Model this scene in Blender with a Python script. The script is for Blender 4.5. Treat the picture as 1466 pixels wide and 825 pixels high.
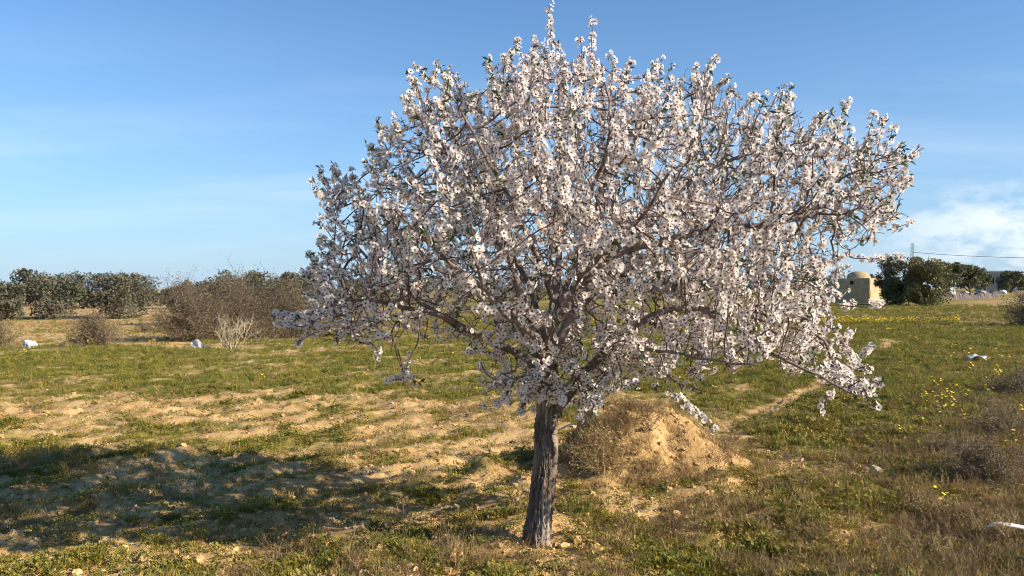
import bpy, math, random
import numpy as np
from mathutils import Vector, Matrix

# ------------------------------------------------------------------ clear, camera, sky, sun, exposure
for o in list(bpy.data.objects):
    bpy.data.objects.remove(o, do_unlink=True)
scene = bpy.context.scene
COL = scene.collection
random.seed(7)
RNG = np.random.default_rng(11)

F, CU, V0, CAMH = 1150.0, 733.0, 412.5, 1.5          # focal length in photo pixels, centre, eye height
cam_d = bpy.data.cameras.new('camera')
cam_d.sensor_width = 36.0
cam_d.lens = 36.0 * F / 1466.0
cam_d.clip_start = 0.05
cam_d.clip_end = 5000.0
cam = bpy.data.objects.new('camera', cam_d)
COL.objects.link(cam)
cam.location = (0, 0, CAMH)
cam.rotation_euler = (math.radians(90), 0, 0)
scene.camera = cam

SUN_EL, SUN_BACK = math.radians(26), math.radians(20)   # sun low at the right, a little behind the viewer
SUN = Vector((math.cos(SUN_EL) * math.cos(SUN_BACK), -math.cos(SUN_EL) * math.sin(SUN_BACK), math.sin(SUN_EL)))

world = bpy.data.worlds.new('World')
scene.world = world
world.use_nodes = True
wn, wl = world.node_tree.nodes, world.node_tree.links
wn.clear()
w_out = wn.new('ShaderNodeOutputWorld')
w_bg = wn.new('ShaderNodeBackground')
sky = wn.new('ShaderNodeTexSky')
sky.sky_type = 'NISHITA'
sky.sun_disc = False
sky.sun_elevation = SUN_EL
sky.sun_rotation = math.radians(90) + SUN_BACK
sky.altitude = 0
sky.air_density = 1.0
sky.dust_density = 0.0
sky.ozone_density = 3.5
w_bg.inputs['Strength'].default_value = 0.086


def wmath(op, a, b=None, c=None, clamp=False):
    n = wn.new('ShaderNodeMath')
    n.operation = op
    n.use_clamp = clamp
    for i, x in enumerate((a, b, c)):
        if x is None:
            continue
        if isinstance(x, (int, float)):
            n.inputs[i].default_value = x
        else:
            wl.new(x, n.inputs[i])
    return n.outputs[0]


tc = wn.new('ShaderNodeTexCoord')
sep = wn.new('ShaderNodeSeparateXYZ')
wl.new(tc.outputs['Generated'], sep.inputs[0])
DX, DY, DZ = sep.outputs
# thin high cloud: noise on a plane far above, stretched
zz = wmath('ADD', wmath('MAXIMUM', DZ, 0.0), 0.12)
comb = wn.new('ShaderNodeCombineXYZ')
wl.new(wmath('MULTIPLY', wmath('DIVIDE', DX, zz), 0.35), comb.inputs[0])
wl.new(wmath('MULTIPLY', wmath('DIVIDE', DY, zz), 1.1), comb.inputs[1])
n1 = wn.new('ShaderNodeTexNoise')
n1.inputs['Scale'].default_value = 0.8
n1.inputs['Detail'].default_value = 6
n1.inputs['Roughness'].default_value = 0.55
wl.new(comb.outputs[0], n1.inputs['Vector'])
cirrus = wmath('MULTIPLY', wmath('SUBTRACT', n1.outputs['Fac'], 0.44, clamp=True), 1.1, clamp=True)
cirrus = wmath('MULTIPLY', cirrus, wmath('MULTIPLY', wmath('MULTIPLY', DZ, 9.0, clamp=True), wmath('MULTIPLY', wmath('SUBTRACT', 0.30, DZ, clamp=True), 7.0, clamp=True)))
# small heaped clouds low over the horizon towards the right
map2 = wn.new('ShaderNodeMapping')
map2.inputs['Scale'].default_value = (1.0, 1.0, 2.2)
map2.inputs['Location'].default_value = (0.35, 0.1, 0.0)
wl.new(tc.outputs['Generated'], map2.inputs['Vector'])
n2 = wn.new('ShaderNodeTexNoise')
n2.inputs['Scale'].default_value = 13.0
n2.inputs['Detail'].default_value = 8
n2.inputs['Roughness'].default_value = 0.6
wl.new(map2.outputs[0], n2.inputs['Vector'])
band = wmath('MULTIPLY', wmath('SUBTRACT', 0.125, DZ, clamp=True), 20.0, clamp=True)
band = wmath('MULTIPLY', band, wmath('MULTIPLY', wmath('SUBTRACT', DX, 0.36, clamp=True), 6.0, clamp=True))
cum = wmath('MULTIPLY', wmath('SUBTRACT', n2.outputs['Fac'], 0.45, clamp=True), 6.0, clamp=True)
cum = wmath('MULTIPLY', wmath('MULTIPLY', cum, band), 0.95)
cl = wmath('MAXIMUM', cirrus, cum)
wmix = wn.new('ShaderNodeMix')
wmix.data_type = 'RGBA'
wl.new(cl, wmix.inputs['Factor'])
tint = wn.new('ShaderNodeMix')
tint.data_type = 'RGBA'
tint.blend_type = 'MULTIPLY'
tint.inputs['Factor'].default_value = 1.0
tint.inputs['B'].default_value = (0.61, 0.88, 1.07, 1)
wl.new(sky.outputs[0], tint.inputs['A'])
# pale haze thickening towards the horizon all round
hz = wmath('MULTIPLY', wmath('POWER', 2.71828, wmath('MULTIPLY', wmath('MAXIMUM', DZ, 0.0), -6.5)), 0.93)
hmix = wn.new('ShaderNodeMix')
hmix.data_type = 'RGBA'
wl.new(hz, hmix.inputs['Factor'])
wl.new(tint.outputs['Result'], hmix.inputs['A'])
hmix.inputs['B'].default_value = (3.0, 3.95, 5.2, 1)
wl.new(hmix.outputs['Result'], wmix.inputs['A'])
wmix.inputs['B'].default_value = (6.2, 6.7, 7.4, 1)
wl.new(wmix.outputs['Result'], w_bg.inputs['Color'])
wl.new(w_bg.outputs[0], w_out.inputs['Surface'])

sun_d = bpy.data.lights.new('sun', 'SUN')
sun_d.energy = 4.9
sun_d.angle = math.radians(0.5)
sun_d.color = (1.0, 0.885, 0.72)
sun_o = bpy.data.objects.new('sun', sun_d)
COL.objects.link(sun_o)
sun_o.rotation_euler = SUN.to_track_quat('Z', 'Y').to_euler()
sun_o.location = (20, -8, 15)

vs = scene.view_settings
vs.view_transform = 'Standard'
vs.look = 'None'
vs.exposure = 0.92
vs.gamma = 1.0
vs.use_curve_mapping = False
scene.render.engine = 'CYCLES'
scene.cycles.max_bounces = 8
scene.cycles.filter_width = 1.05
scene.cycles.transparent_max_bounces = 4


# ------------------------------------------------------------------ small helpers
def PX(u, v, Y):
    """photo pixel and distance -> point"""
    return Vector(((u - CU) / F * Y, Y, CAMH - (v - V0) / F * Y))


_T = np.random.default_rng(5).random((256, 256))


def vnoise(x, y, s=0):
    x = np.asarray(x, float) + 31.7 * s
    y = np.asarray(y, float) + 17.3 * s
    xi, yi = np.floor(x).astype(int), np.floor(y).astype(int)
    fx, fy = x - xi, y - yi
    fx = fx * fx * (3 - 2 * fx)
    fy = fy * fy * (3 - 2 * fy)
    g = lambda a, b: _T[a & 255, b & 255]
    return (g(xi, yi) * (1 - fx) + g(xi + 1, yi) * fx) * (1 - fy) + (g(xi, yi + 1) * (1 - fx) + g(xi + 1, yi + 1) * fx) * fy


def fbm(x, y, scale, octv=4, s=0, rough=0.5):
    x = np.asarray(x, float) / scale
    y = np.asarray(y, float) / scale
    t, a, w = 0.0, 1.0, 0.0
    for i in range(octv):
        t = t + a * (vnoise(x, y, s + i * 3) - 0.5)
        w += a
        a *= rough
        x, y = x * 1.93 + y * 0.41, y * 1.93 - x * 0.41
    return t / w * 2.0            # about -1..1


def sstep(a, b, x):
    t = np.clip((np.asarray(x, float) - a) / (b - a), 0, 1)
    return t * t * (3 - 2 * t)


def seg_dist(x, y, pts):
    """distance to a polyline, vectorised"""
    d = np.full(np.shape(x), 1e9)
    for (ax, ay), (bx, by) in zip(pts[:-1], pts[1:]):
        vx, vy = bx - ax, by - ay
        t = np.clip(((x - ax) * vx + (y - ay) * vy) / (vx * vx + vy * vy), 0, 1)
        d = np.minimum(d, np.hypot(x - ax - t * vx, y - ay - t * vy))
    return d


def flat_pt(u, v):
    Y = CAMH * F / (v - V0)
    return ((u - CU) / F * Y, Y)


PATH = [flat_pt(*p) for p in ((1010, 622), (1060, 598), (1110, 578), (1165, 552), (1195, 536))]
PATCH = [flat_pt(*p) for p in ((1262, 500), (1278, 487))]
RUT1 = [flat_pt(*p) for p in ((60, 588), (230, 592), (400, 580), (560, 560), (660, 545))]
RUT2 = [flat_pt(*p) for p in ((440, 700), (600, 672), (690, 645), (770, 615))]
MX, MY, MR, MH = 1.10, 6.75, 0.82, 0.42                     # soil mound


def macro_h(x, y):
    x = np.asarray(x, float)
    y = np.asarray(y, float)
    r = x / np.maximum(y, 1.0)
    left = 1 - sstep(-0.22, 0.12, r)
    right = sstep(0.12, 0.40, r)
    h = -0.75 * sstep(16, 58, y) * left
    h = h + right * (0.80 * sstep(62, 112, y) + 0.5 * sstep(112, 170, y))
    h = h + 0.05 * fbm(x, y, 6.0, 2, s=40) * sstep(1, 6, np.abs(y))
    return h


def cover(x, y):
    """how much living green and how much dry straw grows at a point (0..1)"""
    x = np.asarray(x, float)
    y = np.asarray(y, float)
    r = x / np.maximum(y, 1.0)
    n = fbm(x, y, 2.2, 3, s=2)
    nf = fbm(x, y * 0.8, 0.50, 3, s=9)
    lft = 1 - sstep(-0.08, 0.12, r)
    g = np.full(x.shape, 0.47)
    g = g + 0.19 * sstep(8.5, 14.5, y) * (1 - 0.55 * sstep(18, 24, y) * (1 - sstep(-0.2, 0.1, r)))
    g = g - 0.03 * sstep(6.8, 7.8, y) * (1 - sstep(9, 13, y)) * lft
    g = g + 0.30 * sstep(0.20, 0.36, r) * sstep(7.0, 8.6, y) * (1 - sstep(26, 34, y))
    g = g + 0.08 * (1 - lft) * sstep(10, 13, y) * (1 - sstep(26, 34, y))
    g = g - 0.20 * sstep(0.50, 0.64, r)
    g = g - 0.30 * sstep(18.5, 21, y) * (1 - sstep(-0.45, -0.25, r))
    g = g + 0.36 * n + 0.34 * nf + 0.16 * fbm(x * 0.5, y, 0.9, 3, s=14)
    # faint old plough lines
    q = (x * -0.65 + y * 0.76) + 0.15 * fbm(x, y, 1.5, 2, s=30)
    g = g + 0.13 * np.sin(q * 2 * math.pi / 1.24) * (1 - sstep(22, 30, y))
    d = 0.15 + 0.10 * sstep(0.2, 0.4, r) + 0.42 * sstep(0.45, 0.62, r) * (1 - sstep(13, 22, y)) + 0.24 * fbm(x, y, 0.9, 3, s=21)
    d = d + 0.25 * sstep(26, 40, y)
    dp = seg_dist(x, y, PATH)
    bare = np.exp(-(dp / 0.15) ** 2)
    bare = np.maximum(bare, 0.8 * np.exp(-(seg_dist(x, y, PATCH) / 0.3) ** 2))
    bare = np.maximum(bare, 0.55 * np.exp(-(seg_dist(x, y, RUT1) / 0.18) ** 2))
    bare = np.maximum(bare, 0.8 * np.exp(-(seg_dist(x, y, RUT2) / 0.30) ** 2))
    bare = np.maximum(bare, 0.7 * np.exp(-(np.hypot(x - 0.15, y - 4.5) / 0.45) ** 2))
    md = np.hypot((x - MX), (y - MY)) / MR
    bare = np.maximum(bare, (md < 0.9) * 0.9)
    g = np.clip(g * (1 - bare), 0, 1)
    d = np.clip(d * (1 - 0.85 * bare), 0, 1)
    return g, d


def ground_h(x, y):
    x = np.asarray(x, float)
    y = np.asarray(y, float)
    near = 1 - sstep(16, 40, y)
    h = macro_h(x, y)
    h = h + near * (0.045 * fbm(x, y, 1.1, 3, s=3) + 0.060 * fbm(x, y, 0.33, 3, s=6) + 0.040 * np.abs(fbm(x, y, 0.13, 3, s=12)))
    q = (x * -0.65 + y * 0.76) + 0.12 * fbm(x, y, 1.5, 2, s=30)
    fm = (1 - sstep(-0.1, 0.25, x / np.maximum(y, 1))) * (1 - sstep(9.5, 12, y)) * sstep(4, 5, y)
    h = h + 0.022 * near * fm * np.sin(q * 2 * math.pi / 0.62)
    h = h - 0.05 * np.exp(-(seg_dist(x, y, PATH) / 0.25) ** 2) - 0.03 * np.exp(-(seg_dist(x, y, RUT1) / 0.22) ** 2)
    # lip of earth at the left field's edge
    h = h + 0.10 * np.exp(-((y - 18.6 - 0.5 * fbm(x, y, 3, 2, s=50)) / 0.6) ** 2) * (1 - sstep(-0.45, -0.3, x / np.maximum(y, 1)))
    h = h + 0.075 * (1 + 0.6 * fbm(x, y, 0.12, 3, s=57)) * np.exp(-(((x - 0.0) / 0.75) ** 2 + ((y - 6.7) / 0.85) ** 2)) * (0.5 + np.abs(fbm(x, y, 0.42, 3, s=55)) * 2.2)
    h = h + 0.03 * np.exp(-(np.hypot(x - 0.14, y - 4.66) / 0.35) ** 2)
    return h


def gz(x, y):
    return float(ground_h(np.array([x]), np.array([y]))[0])


def at(u, Y):
    """point on the ground in the direction of column u at distance Y"""
    x = (u - CU) / F * Y
    return Vector((x, Y, gz(x, Y)))


# ------------------------------------------------------------------ materials
def ramp(nt, src, stops):
    r = nt.nodes.new('ShaderNodeValToRGB')
    while len(r.color_ramp.elements) < len(stops):
        r.color_ramp.elements.new(0.5)
    for e, (p, c) in zip(r.color_ramp.elements, stops):
        e.position = p
        e.color = (*c, 1)
    nt.links.new(src, r.inputs[0])
    return r.outputs[0]


def mat_basic(name, stops, scale=6.0, rough=0.8, bump=0.0, bump_scale=30.0, per_instance=0.0, trans=0.0, detail=5, spec=0.25, stretch=None, hue=0.0):
    m = bpy.data.materials.new(name)
    m.use_nodes = True
    nt = m.node_tree
    b = nt.nodes['Principled BSDF']
    tco = nt.nodes.new('ShaderNodeTexCoord')
    geo = nt.nodes.new('ShaderNodeNewGeometry')
    nz = nt.nodes.new('ShaderNodeTexNoise')
    nz.inputs['Scale'].default_value = scale
    nz.inputs['Detail'].default_value = detail
    vec = geo.outputs['Position'] if per_instance else tco.outputs['Object']
    if stretch:
        mp = nt.nodes.new('ShaderNodeMapping')
        mp.inputs['Scale'].default_value = stretch
        nt.links.new(vec, mp.inputs['Vector'])
        vec = mp.outputs[0]
    nt.links.new(vec, nz.inputs['Vector'])
    fac = nz.outputs['Fac']
    if per_instance:
        oi = nt.nodes.new('ShaderNodeObjectInfo')
        mr = nt.nodes.new('ShaderNodeMath')
        mr.operation = 'MULTIPLY_ADD'
        nt.links.new(oi.outputs['Random'], mr.inputs[0])
        mr.inputs[1].default_value = per_instance
        nt.links.new(fac, mr.inputs[2])
        m2 = nt.nodes.new('ShaderNodeMath')
        m2.operation = 'SUBTRACT'
        nt.links.new(mr.outputs[0], m2.inputs[0])
        m2.inputs[1].default_value = per_instance * 0.5
        fac = m2.outputs[0]
    c = ramp(nt, fac, stops)
    nt.links.new(c, b.inputs['Base Color'])
    b.inputs['Roughness'].default_value = rough
    b.inputs['Specular IOR Level'].default_value = spec
    if bump:
        n3 = nt.nodes.new('ShaderNodeTexNoise')
        n3.inputs['Scale'].default_value = bump_scale
        n3.inputs['Detail'].default_value = 6
        nt.links.new(vec, n3.inputs['Vector'])
        bp = nt.nodes.new('ShaderNodeBump')
        bp.inputs['Strength'].default_value = bump
        bp.inputs['Distance'].default_value = 0.02
        nt.links.new(n3.outputs['Fac'], bp.inputs['Height'])
        nt.links.new(bp.outputs[0], b.inputs['Normal'])
    if trans:
        tr = nt.nodes.new('ShaderNodeBsdfTranslucent')
        nt.links.new(c, tr.inputs['Color'])
        mx = nt.nodes.new('ShaderNodeMixShader')
        mx.inputs[0].default_value = trans
        out = nt.nodes['Material Output']
        nt.links.new(b.outputs[0], mx.inputs[1])
        nt.links.new(tr.outputs[0], mx.inputs[2])
        nt.links.new(mx.outputs[0], out.inputs['Surface'])
    return m


M = {}
M['petal'] = mat_basic('petal', [(0.3, (0.86, 0.765, 0.70)), (0.5, (0.90, 0.83, 0.765)), (0.75, (0.91, 0.855, 0.79))], 9, 0.6, trans=0.48, spec=0.2)
M['heart'] = mat_basic('blossom_heart', [(0.3, (0.07, 0.020, 0.022)), (0.7, (0.15, 0.045, 0.038))], 40, 0.7)
M['bud'] = mat_basic('bud', [(0.3, (0.10, 0.050, 0.035)), (0.7, (0.20, 0.115, 0.075))], 30, 0.8)
M['bark'] = mat_basic('bark', [(0.32, (0.075, 0.055, 0.040)), (0.5, (0.21, 0.165, 0.125)), (0.70, (0.42, 0.345, 0.275))], 14, 0.9, 0.8, 60, stretch=(1, 1, 0.3))
M['limb_bark'] = mat_basic('limb_bark', [(0.3, (0.090, 0.066, 0.055)), (0.7, (0.30, 0.24, 0.20))], 18, 0.85, 0.4, 70)
M['twig'] = mat_basic('twig_bark', [(0.3, (0.075, 0.050, 0.040)), (0.7, (0.18, 0.132, 0.108))], 12, 0.8)
M['leaf'] = mat_basic('almond_leaf', [(0.3, (0.040, 0.070, 0.022)), (0.7, (0.095, 0.14, 0.035))], 8, 0.5, trans=0.25)
M['grass'] = mat_basic('grass_blade', [(0.25, (0.115, 0.135, 0.020)), (0.5, (0.195, 0.195, 0.032)), (0.78, (0.34, 0.265, 0.06))], 0.9, 0.7, per_instance=0.5, trans=0.25)
M['weed'] = mat_basic('weed_leaf', [(0.25, (0.160, 0.144, 0.018)), (0.5, (0.260, 0.209, 0.028)), (0.75, (0.380, 0.260, 0.063))], 1.3, 0.7, per_instance=0.5, trans=0.2)
M['straw'] = mat_basic('dry_straw', [(0.25, (0.200, 0.130, 0.052)), (0.6, (0.360, 0.246, 0.100)), (0.85, (0.500, 0.363, 0.163))], 2.0, 0.85, per_instance=0.5, trans=0.1)
M['drytwig'] = mat_basic('dry_twig', [(0.3, (0.120, 0.082, 0.043)), (0.7, (0.250, 0.177, 0.092))], 5, 0.9)
M['drytwig_pale'] = mat_basic('pale_dry_twig', [(0.3, (0.220, 0.158, 0.074)), (0.7, (0.360, 0.260, 0.126))], 5, 0.9)
M['shrubleaf'] = mat_basic('dry_shrub_leaf', [(0.3, (0.115, 0.088, 0.062)), (0.5, (0.17, 0.135, 0.095)), (0.7, (0.235, 0.19, 0.135))], 1.6, 0.9, trans=0.1)
M['olive'] = mat_basic('olive_leaf', [(0.35, (0.082, 0.088, 0.054)), (0.5, (0.125, 0.125, 0.080)), (0.65, (0.175, 0.148, 0.105))], 0.8, 0.65, trans=0.12)
M['olive_dark'] = mat_basic('dark_evergreen_leaf', [(0.3, (0.095, 0.105, 0.058)), (0.7, (0.20, 0.20, 0.105))], 0.9, 0.6, trans=0.1)
M['olive_yel'] = mat_basic('yellow_olive_leaf', [(0.3, (0.115, 0.115, 0.05)), (0.7, (0.24, 0.22, 0.09))], 0.9, 0.6, trans=0.1)
M['yellow'] = mat_basic('yellow_petal', [(0.3, (0.75, 0.50, 0.02)), (0.7, (0.85, 0.62, 0.05))], 5, 0.6)
M['clod'] = mat_basic('soil_clod', [(0.25, (0.380, 0.237, 0.104)), (0.55, (0.550, 0.358, 0.159)), (0.8, (0.640, 0.442, 0.215))], 3, 0.95, 0.6, 60, per_instance=0.4)
M['pale_stone'] = mat_basic('pale_stone', [(0.3, (0.420, 0.344, 0.222)), (0.7, (0.620, 0.530, 0.370))], 9, 0.85, 0.6, 25)
M['white_stone'] = mat_basic('white_stone', [(0.3, (0.32, 0.31, 0.30)), (0.5, (0.50, 0.49, 0.48)), (0.7, (0.62, 0.62, 0.61))], 7, 0.8, 0.6, 18)
M['mason'] = mat_basic('old_plaster', [(0.25, (0.32, 0.225, 0.130)), (0.5, (0.44, 0.325, 0.195)), (0.75, (0.53, 0.405, 0.255))], 2.2, 0.95, 0.8, 9)
M['dark'] = mat_basic('dark_opening', [(0.3, (0.015, 0.013, 0.012)), (0.7, (0.03, 0.026, 0.022))], 3, 0.9)
M['grey_wall'] = mat_basic('grey_render', [(0.3, (0.30, 0.29, 0.28)), (0.7, (0.42, 0.41, 0.40))], 1.0, 0.9)
M['white_wall'] = mat_basic('white_wash', [(0.3, (0.62, 0.61, 0.60)), (0.7, (0.76, 0.76, 0.75))], 1.0, 0.9)
M['rubble'] = mat_basic('dark_rubble', [(0.3, (0.085, 0.070, 0.065)), (0.7, (0.19, 0.155, 0.14))], 2.0, 0.95, 0.6, 8)
M['steel'] = mat_basic('galvanised_steel', [(0.3, (0.20, 0.20, 0.21)), (0.7, (0.30, 0.30, 0.31))], 2, 0.6)
M['cable'] = mat_basic('cable', [(0.3, (0.05, 0.05, 0.05)), (0.7, (0.07, 0.07, 0.07))], 2, 0.6)
M['pipe'] = mat_basic('black_plastic', [(0.3, (0.018, 0.018, 0.018)), (0.7, (0.03, 0.03, 0.03))], 9, 0.5)
M['plastic'] = mat_basic('white_plastic', [(0.3, (0.60, 0.66, 0.72)), (0.7, (0.74, 0.78, 0.82))], 9, 0.45, spec=0.4)
M['red'] = mat_basic('red_plastic', [(0.3, (0.30, 0.05, 0.03)), (0.7, (0.42, 0.08, 0.05))], 9, 0.6)
M['figbark'] = mat_basic('pale_grey_bark', [(0.3, (0.340, 0.279, 0.178)), (0.7, (0.500, 0.419, 0.274))], 9, 0.85)
M['whitewood'] = mat_basic('bleached_wood', [(0.3, (0.66, 0.62, 0.56)), (0.7, (0.80, 0.77, 0.72))], 30, 0.8)

# ground: sand with vertex cover of green and straw for what grows too small and far to be built
m = bpy.data.materials.new('sandy_soil')
m.use_nodes = True
nt = m.node_tree
b = nt.nodes['Principled BSDF']
b.inputs['Roughness'].default_value = 0.95
b.inputs['Specular IOR Level'].default_value = 0.1
geo = nt.nodes.new('ShaderNodeNewGeometry')


def gnoise(scale, detail=6, rough=0.6):
    n = nt.nodes.new('ShaderNodeTexNoise')
    n.inputs['Scale'].default_value = scale
    n.inputs['Detail'].default_value = detail
    n.inputs['Roughness'].default_value = rough
    nt.links.new(geo.outputs['Position'], n.inputs['Vector'])
    return n.outputs['Fac']


def gmix(f, a, bb):
    n = nt.nodes.new('ShaderNodeMix')
    n.data_type = 'RGBA'
    nt.links.new(f, n.inputs['Factor'])
    nt.links.new(a, n.inputs['A'])
    nt.links.new(bb, n.inputs['B'])
    return n.outputs['Result']


def gmath(op, a, bb, clamp=True):
    n = nt.nodes.new('ShaderNodeMath')
    n.operation = op
    n.use_clamp = clamp
    for i, xx in enumerate((a, bb)):
        if isinstance(xx, (int, float)):
            n.inputs[i].default_value = xx
        else:
            nt.links.new(xx, n.inputs[i])
    return n.outputs[0]


sand = ramp(nt, gnoise(2.600, 8.370, 0.481), [(0.28, (0.330, 0.200, 0.085)), (0.5, (0.540, 0.349, 0.152)), (0.72, (0.660, 0.451, 0.218))])
grn = ramp(nt, gnoise(3.100, 7.440, 0.481), [(0.3, (0.120, 0.116, 0.025)), (0.55, (0.210, 0.177, 0.041)), (0.8, (0.340, 0.251, 0.081))])
stw = ramp(nt, gnoise(4.300, 7.440, 0.481), [(0.3, (0.200, 0.135, 0.056)), (0.7, (0.420, 0.293, 0.130))])
vc = nt.nodes.new('ShaderNodeVertexColor')
vc.layer_name = 'cover'
sepc = nt.nodes.new('ShaderNodeSeparateColor')
nt.links.new(vc.outputs['Color'], sepc.inputs[0])
nd = gnoise(7.0, 8, 0.7)
gf = gmath('MULTIPLY', gmath('SUBTRACT', gmath('ADD', sepc.outputs[0], nd, False), 0.85), 3.5)
df = gmath('MULTIPLY', gmath('SUBTRACT', gmath('ADD', sepc.outputs[1], gnoise(5.0, 8, 0.7), False), 0.80), 2.5)
colr = gmix(gf, gmix(df, sand, stw), grn)
nt.links.new(colr, b.inputs['Base Color'])
bp = nt.nodes.new('ShaderNodeBump')
bp.inputs['Strength'].default_value = 0.9
bp.inputs['Distance'].default_value = 0.03
nt.links.new(gnoise(28, 8, 0.7), bp.inputs['Height'])
nt.links.new(bp.outputs[0], b.inputs['Normal'])
M['soil'] = m


# ------------------------------------------------------------------ mesh helpers
def mesh_from(name, verts, faces, mats, smooth=False, fmat=None):
    me = bpy.data.meshes.new(name)
    verts = np.asarray(verts, np.float32)
    me.from_pydata([], [], []) if False else None
    if isinstance(faces, np.ndarray):
        k = faces.shape[1]
        me.vertices.add(len(verts))
        me.vertices.foreach_set('co', verts.ravel())
        me.loops.add(faces.size)
        me.loops.foreach_set('vertex_index', faces.ravel().astype(np.int32))
        me.polygons.add(len(faces))
        me.polygons.foreach_set('loop_start', np.arange(0, faces.size, k, dtype=np.int32))
        me.update(calc_edges=True)
    else:
        me.from_pydata([tuple(map(float, v)) for v in verts], [], [tuple(f) for f in faces])
    for mm in (mats if isinstance(mats, (list, tuple)) else [mats]):
        me.materials.append(mm)
    if fmat is not None:
        me.polygons.foreach_set('material_index', np.asarray(fmat, np.int32))
    if smooth:
        me.polygons.foreach_set('use_smooth', np.ones(len(me.polygons), bool))
    me.update()
    return me


def link(name, me, parent=None, loc=None):
    o = bpy.data.objects.new(name, me)
    COL.objects.link(o)
    if parent:
        o.parent = parent
    if loc is not None:
        o.location = loc
    return o


def tag(o, label, cat, group=None):
    o['label'] = label
    o['category'] = cat
    if group:
        o['group'] = group
    return o


def thing(name, label, cat, loc=(0, 0, 0), rz=0, group=None):
    o = bpy.data.objects.new(name, None)
    COL.objects.link(o)
    o.location = loc
    o.rotation_euler = (0, 0, rz)
    o.empty_display_size = 0.2
    return tag(o, label, cat, group)


class Tubes:
    """collects tapered tubes as one mesh"""
    def __init__(self):
        self.v, self.f, self.n = [], [], 0

    def add(self, pts, rad, sides=6, cap=True):
        pts = np.asarray(pts, float)
        n = len(pts)
        if n < 2:
            return
        rad = np.broadcast_to(np.asarray(rad, float), (n,))
        tan = np.gradient(pts, axis=0)
        tan /= np.linalg.norm(tan, axis=1)[:, None] + 1e-9
        up = np.array([0.0, 0, 1]) if abs(tan[0][2]) < 0.9 else np.array([1.0, 0, 0])
        a = np.cross(tan, up)
        a /= np.linalg.norm(a, axis=1)[:, None] + 1e-9
        bb = np.cross(tan, a)
        th = np.arange(sides) * 2 * math.pi / sides
        ring = pts[:, None, :] + rad[:, None, None] * (np.cos(th)[None, :, None] * a[:, None, :] + np.sin(th)[None, :, None] * bb[:, None, :])
        base = self.n
        self.v.append(ring.reshape(-1, 3))
        i = np.arange(n - 1)[:, None] * sides
        j = np.arange(sides)[None, :]
        j2 = (j + 1) % sides
        q = np.stack([i + j, i + j2, i + sides + j2, i + sides + j], -1).reshape(-1, 4) + base
        self.f.append(q)
        self.n += n * sides

    def mesh(self, name, mat, smooth=True):
        return mesh_from(name, np.concatenate(self.v), np.concatenate(self.f), mat, smooth)


def rot_to(dirs, spin):
    """rotation matrices whose z axis is dirs"""
    z = dirs / (np.linalg.norm(dirs, axis=1)[:, None] + 1e-9)
    up = np.where(np.abs(z[:, 2:3]) < 0.9, np.array([[0, 0, 1.0]]), np.array([[1.0, 0, 0]]))
    x = np.cross(up, z)
    x /= np.linalg.norm(x, axis=1)[:, None] + 1e-9
    y = np.cross(z, x)
    c, s = np.cos(spin)[:, None], np.sin(spin)[:, None]
    return np.stack([x * c + y * s, -x * s + y * c, z], -1)


def stamp(V, Fq, pos, R, scale):
    """copy the little mesh V,Fq to every pos with rotation R and scale"""
    n = len(pos)
    vv = np.einsum('nij,kj->nki', R, V) * scale[:, None, None] + pos[:, None, :]
    ff = Fq[None] + (np.arange(n) * len(V))[:, None, None]
    return vv.reshape(-1, 3), ff.reshape(-1, Fq.shape[1])


# ------------------------------------------------------------------ ground
def axis(parts):
    out = []
    for a, bb, st in parts:
        out.append(np.arange(a, bb, st))
    return np.concatenate(out)


def grow(a, bb, s0, k):
    r = [a]
    s = s0
    while abs(r[-1] - a) < abs(bb - a):
        r.append(r[-1] + s * (1 if bb > a else -1))
        s *= k
    return np.array(r[1:])


xf = np.arange(-5.5, 5.5, 0.043)
xs = np.concatenate([grow(-5.5, -900, 0.045, 1.055)[::-1], xf, grow(5.5, 900, 0.045, 1.055)])
yf = np.arange(3.2, 9.0, 0.040)
ys = np.concatenate([grow(3.2, -60, 0.05, 1.12)[::-1], yf, grow(9.0, 1800, 0.044, 1.028)])
GX, GY = np.meshgrid(xs, ys)
GZ = ground_h(GX, GY)
nx, ny = len(xs), len(ys)
idx = np.arange(nx * ny).reshape(ny, nx)
fq = np.stack([idx[:-1, :-1], idx[:-1, 1:], idx[1:, 1:], idx[1:, :-1]], -1).reshape(-1, 4)
gme = mesh_from('ground', np.stack([GX, GY, GZ], -1).reshape(-1, 3), fq, M['soil'], True)
ca = gme.color_attributes.new('cover', 'FLOAT_COLOR', 'POINT')
g_, d_ = cover(GX.ravel(), GY.ravel())
ca.data.foreach_set('color', np.stack([g_, d_, g_ * 0, g_ * 0 + 1], -1).astype(np.float32).ravel())
ground = link('ground', gme)
ground['kind'] = 'structure'


def patch(name, verts, faces, mat, green=0.0, dry=0.0):
    me = mesh_from(name, verts, faces, mat, True)
    c = me.color_attributes.new('cover', 'FLOAT_COLOR', 'POINT')
    c.data.foreach_set('color', np.tile(np.array([green, dry, 0, 1], np.float32), len(me.vertices)))
    return link(name, me)


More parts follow.
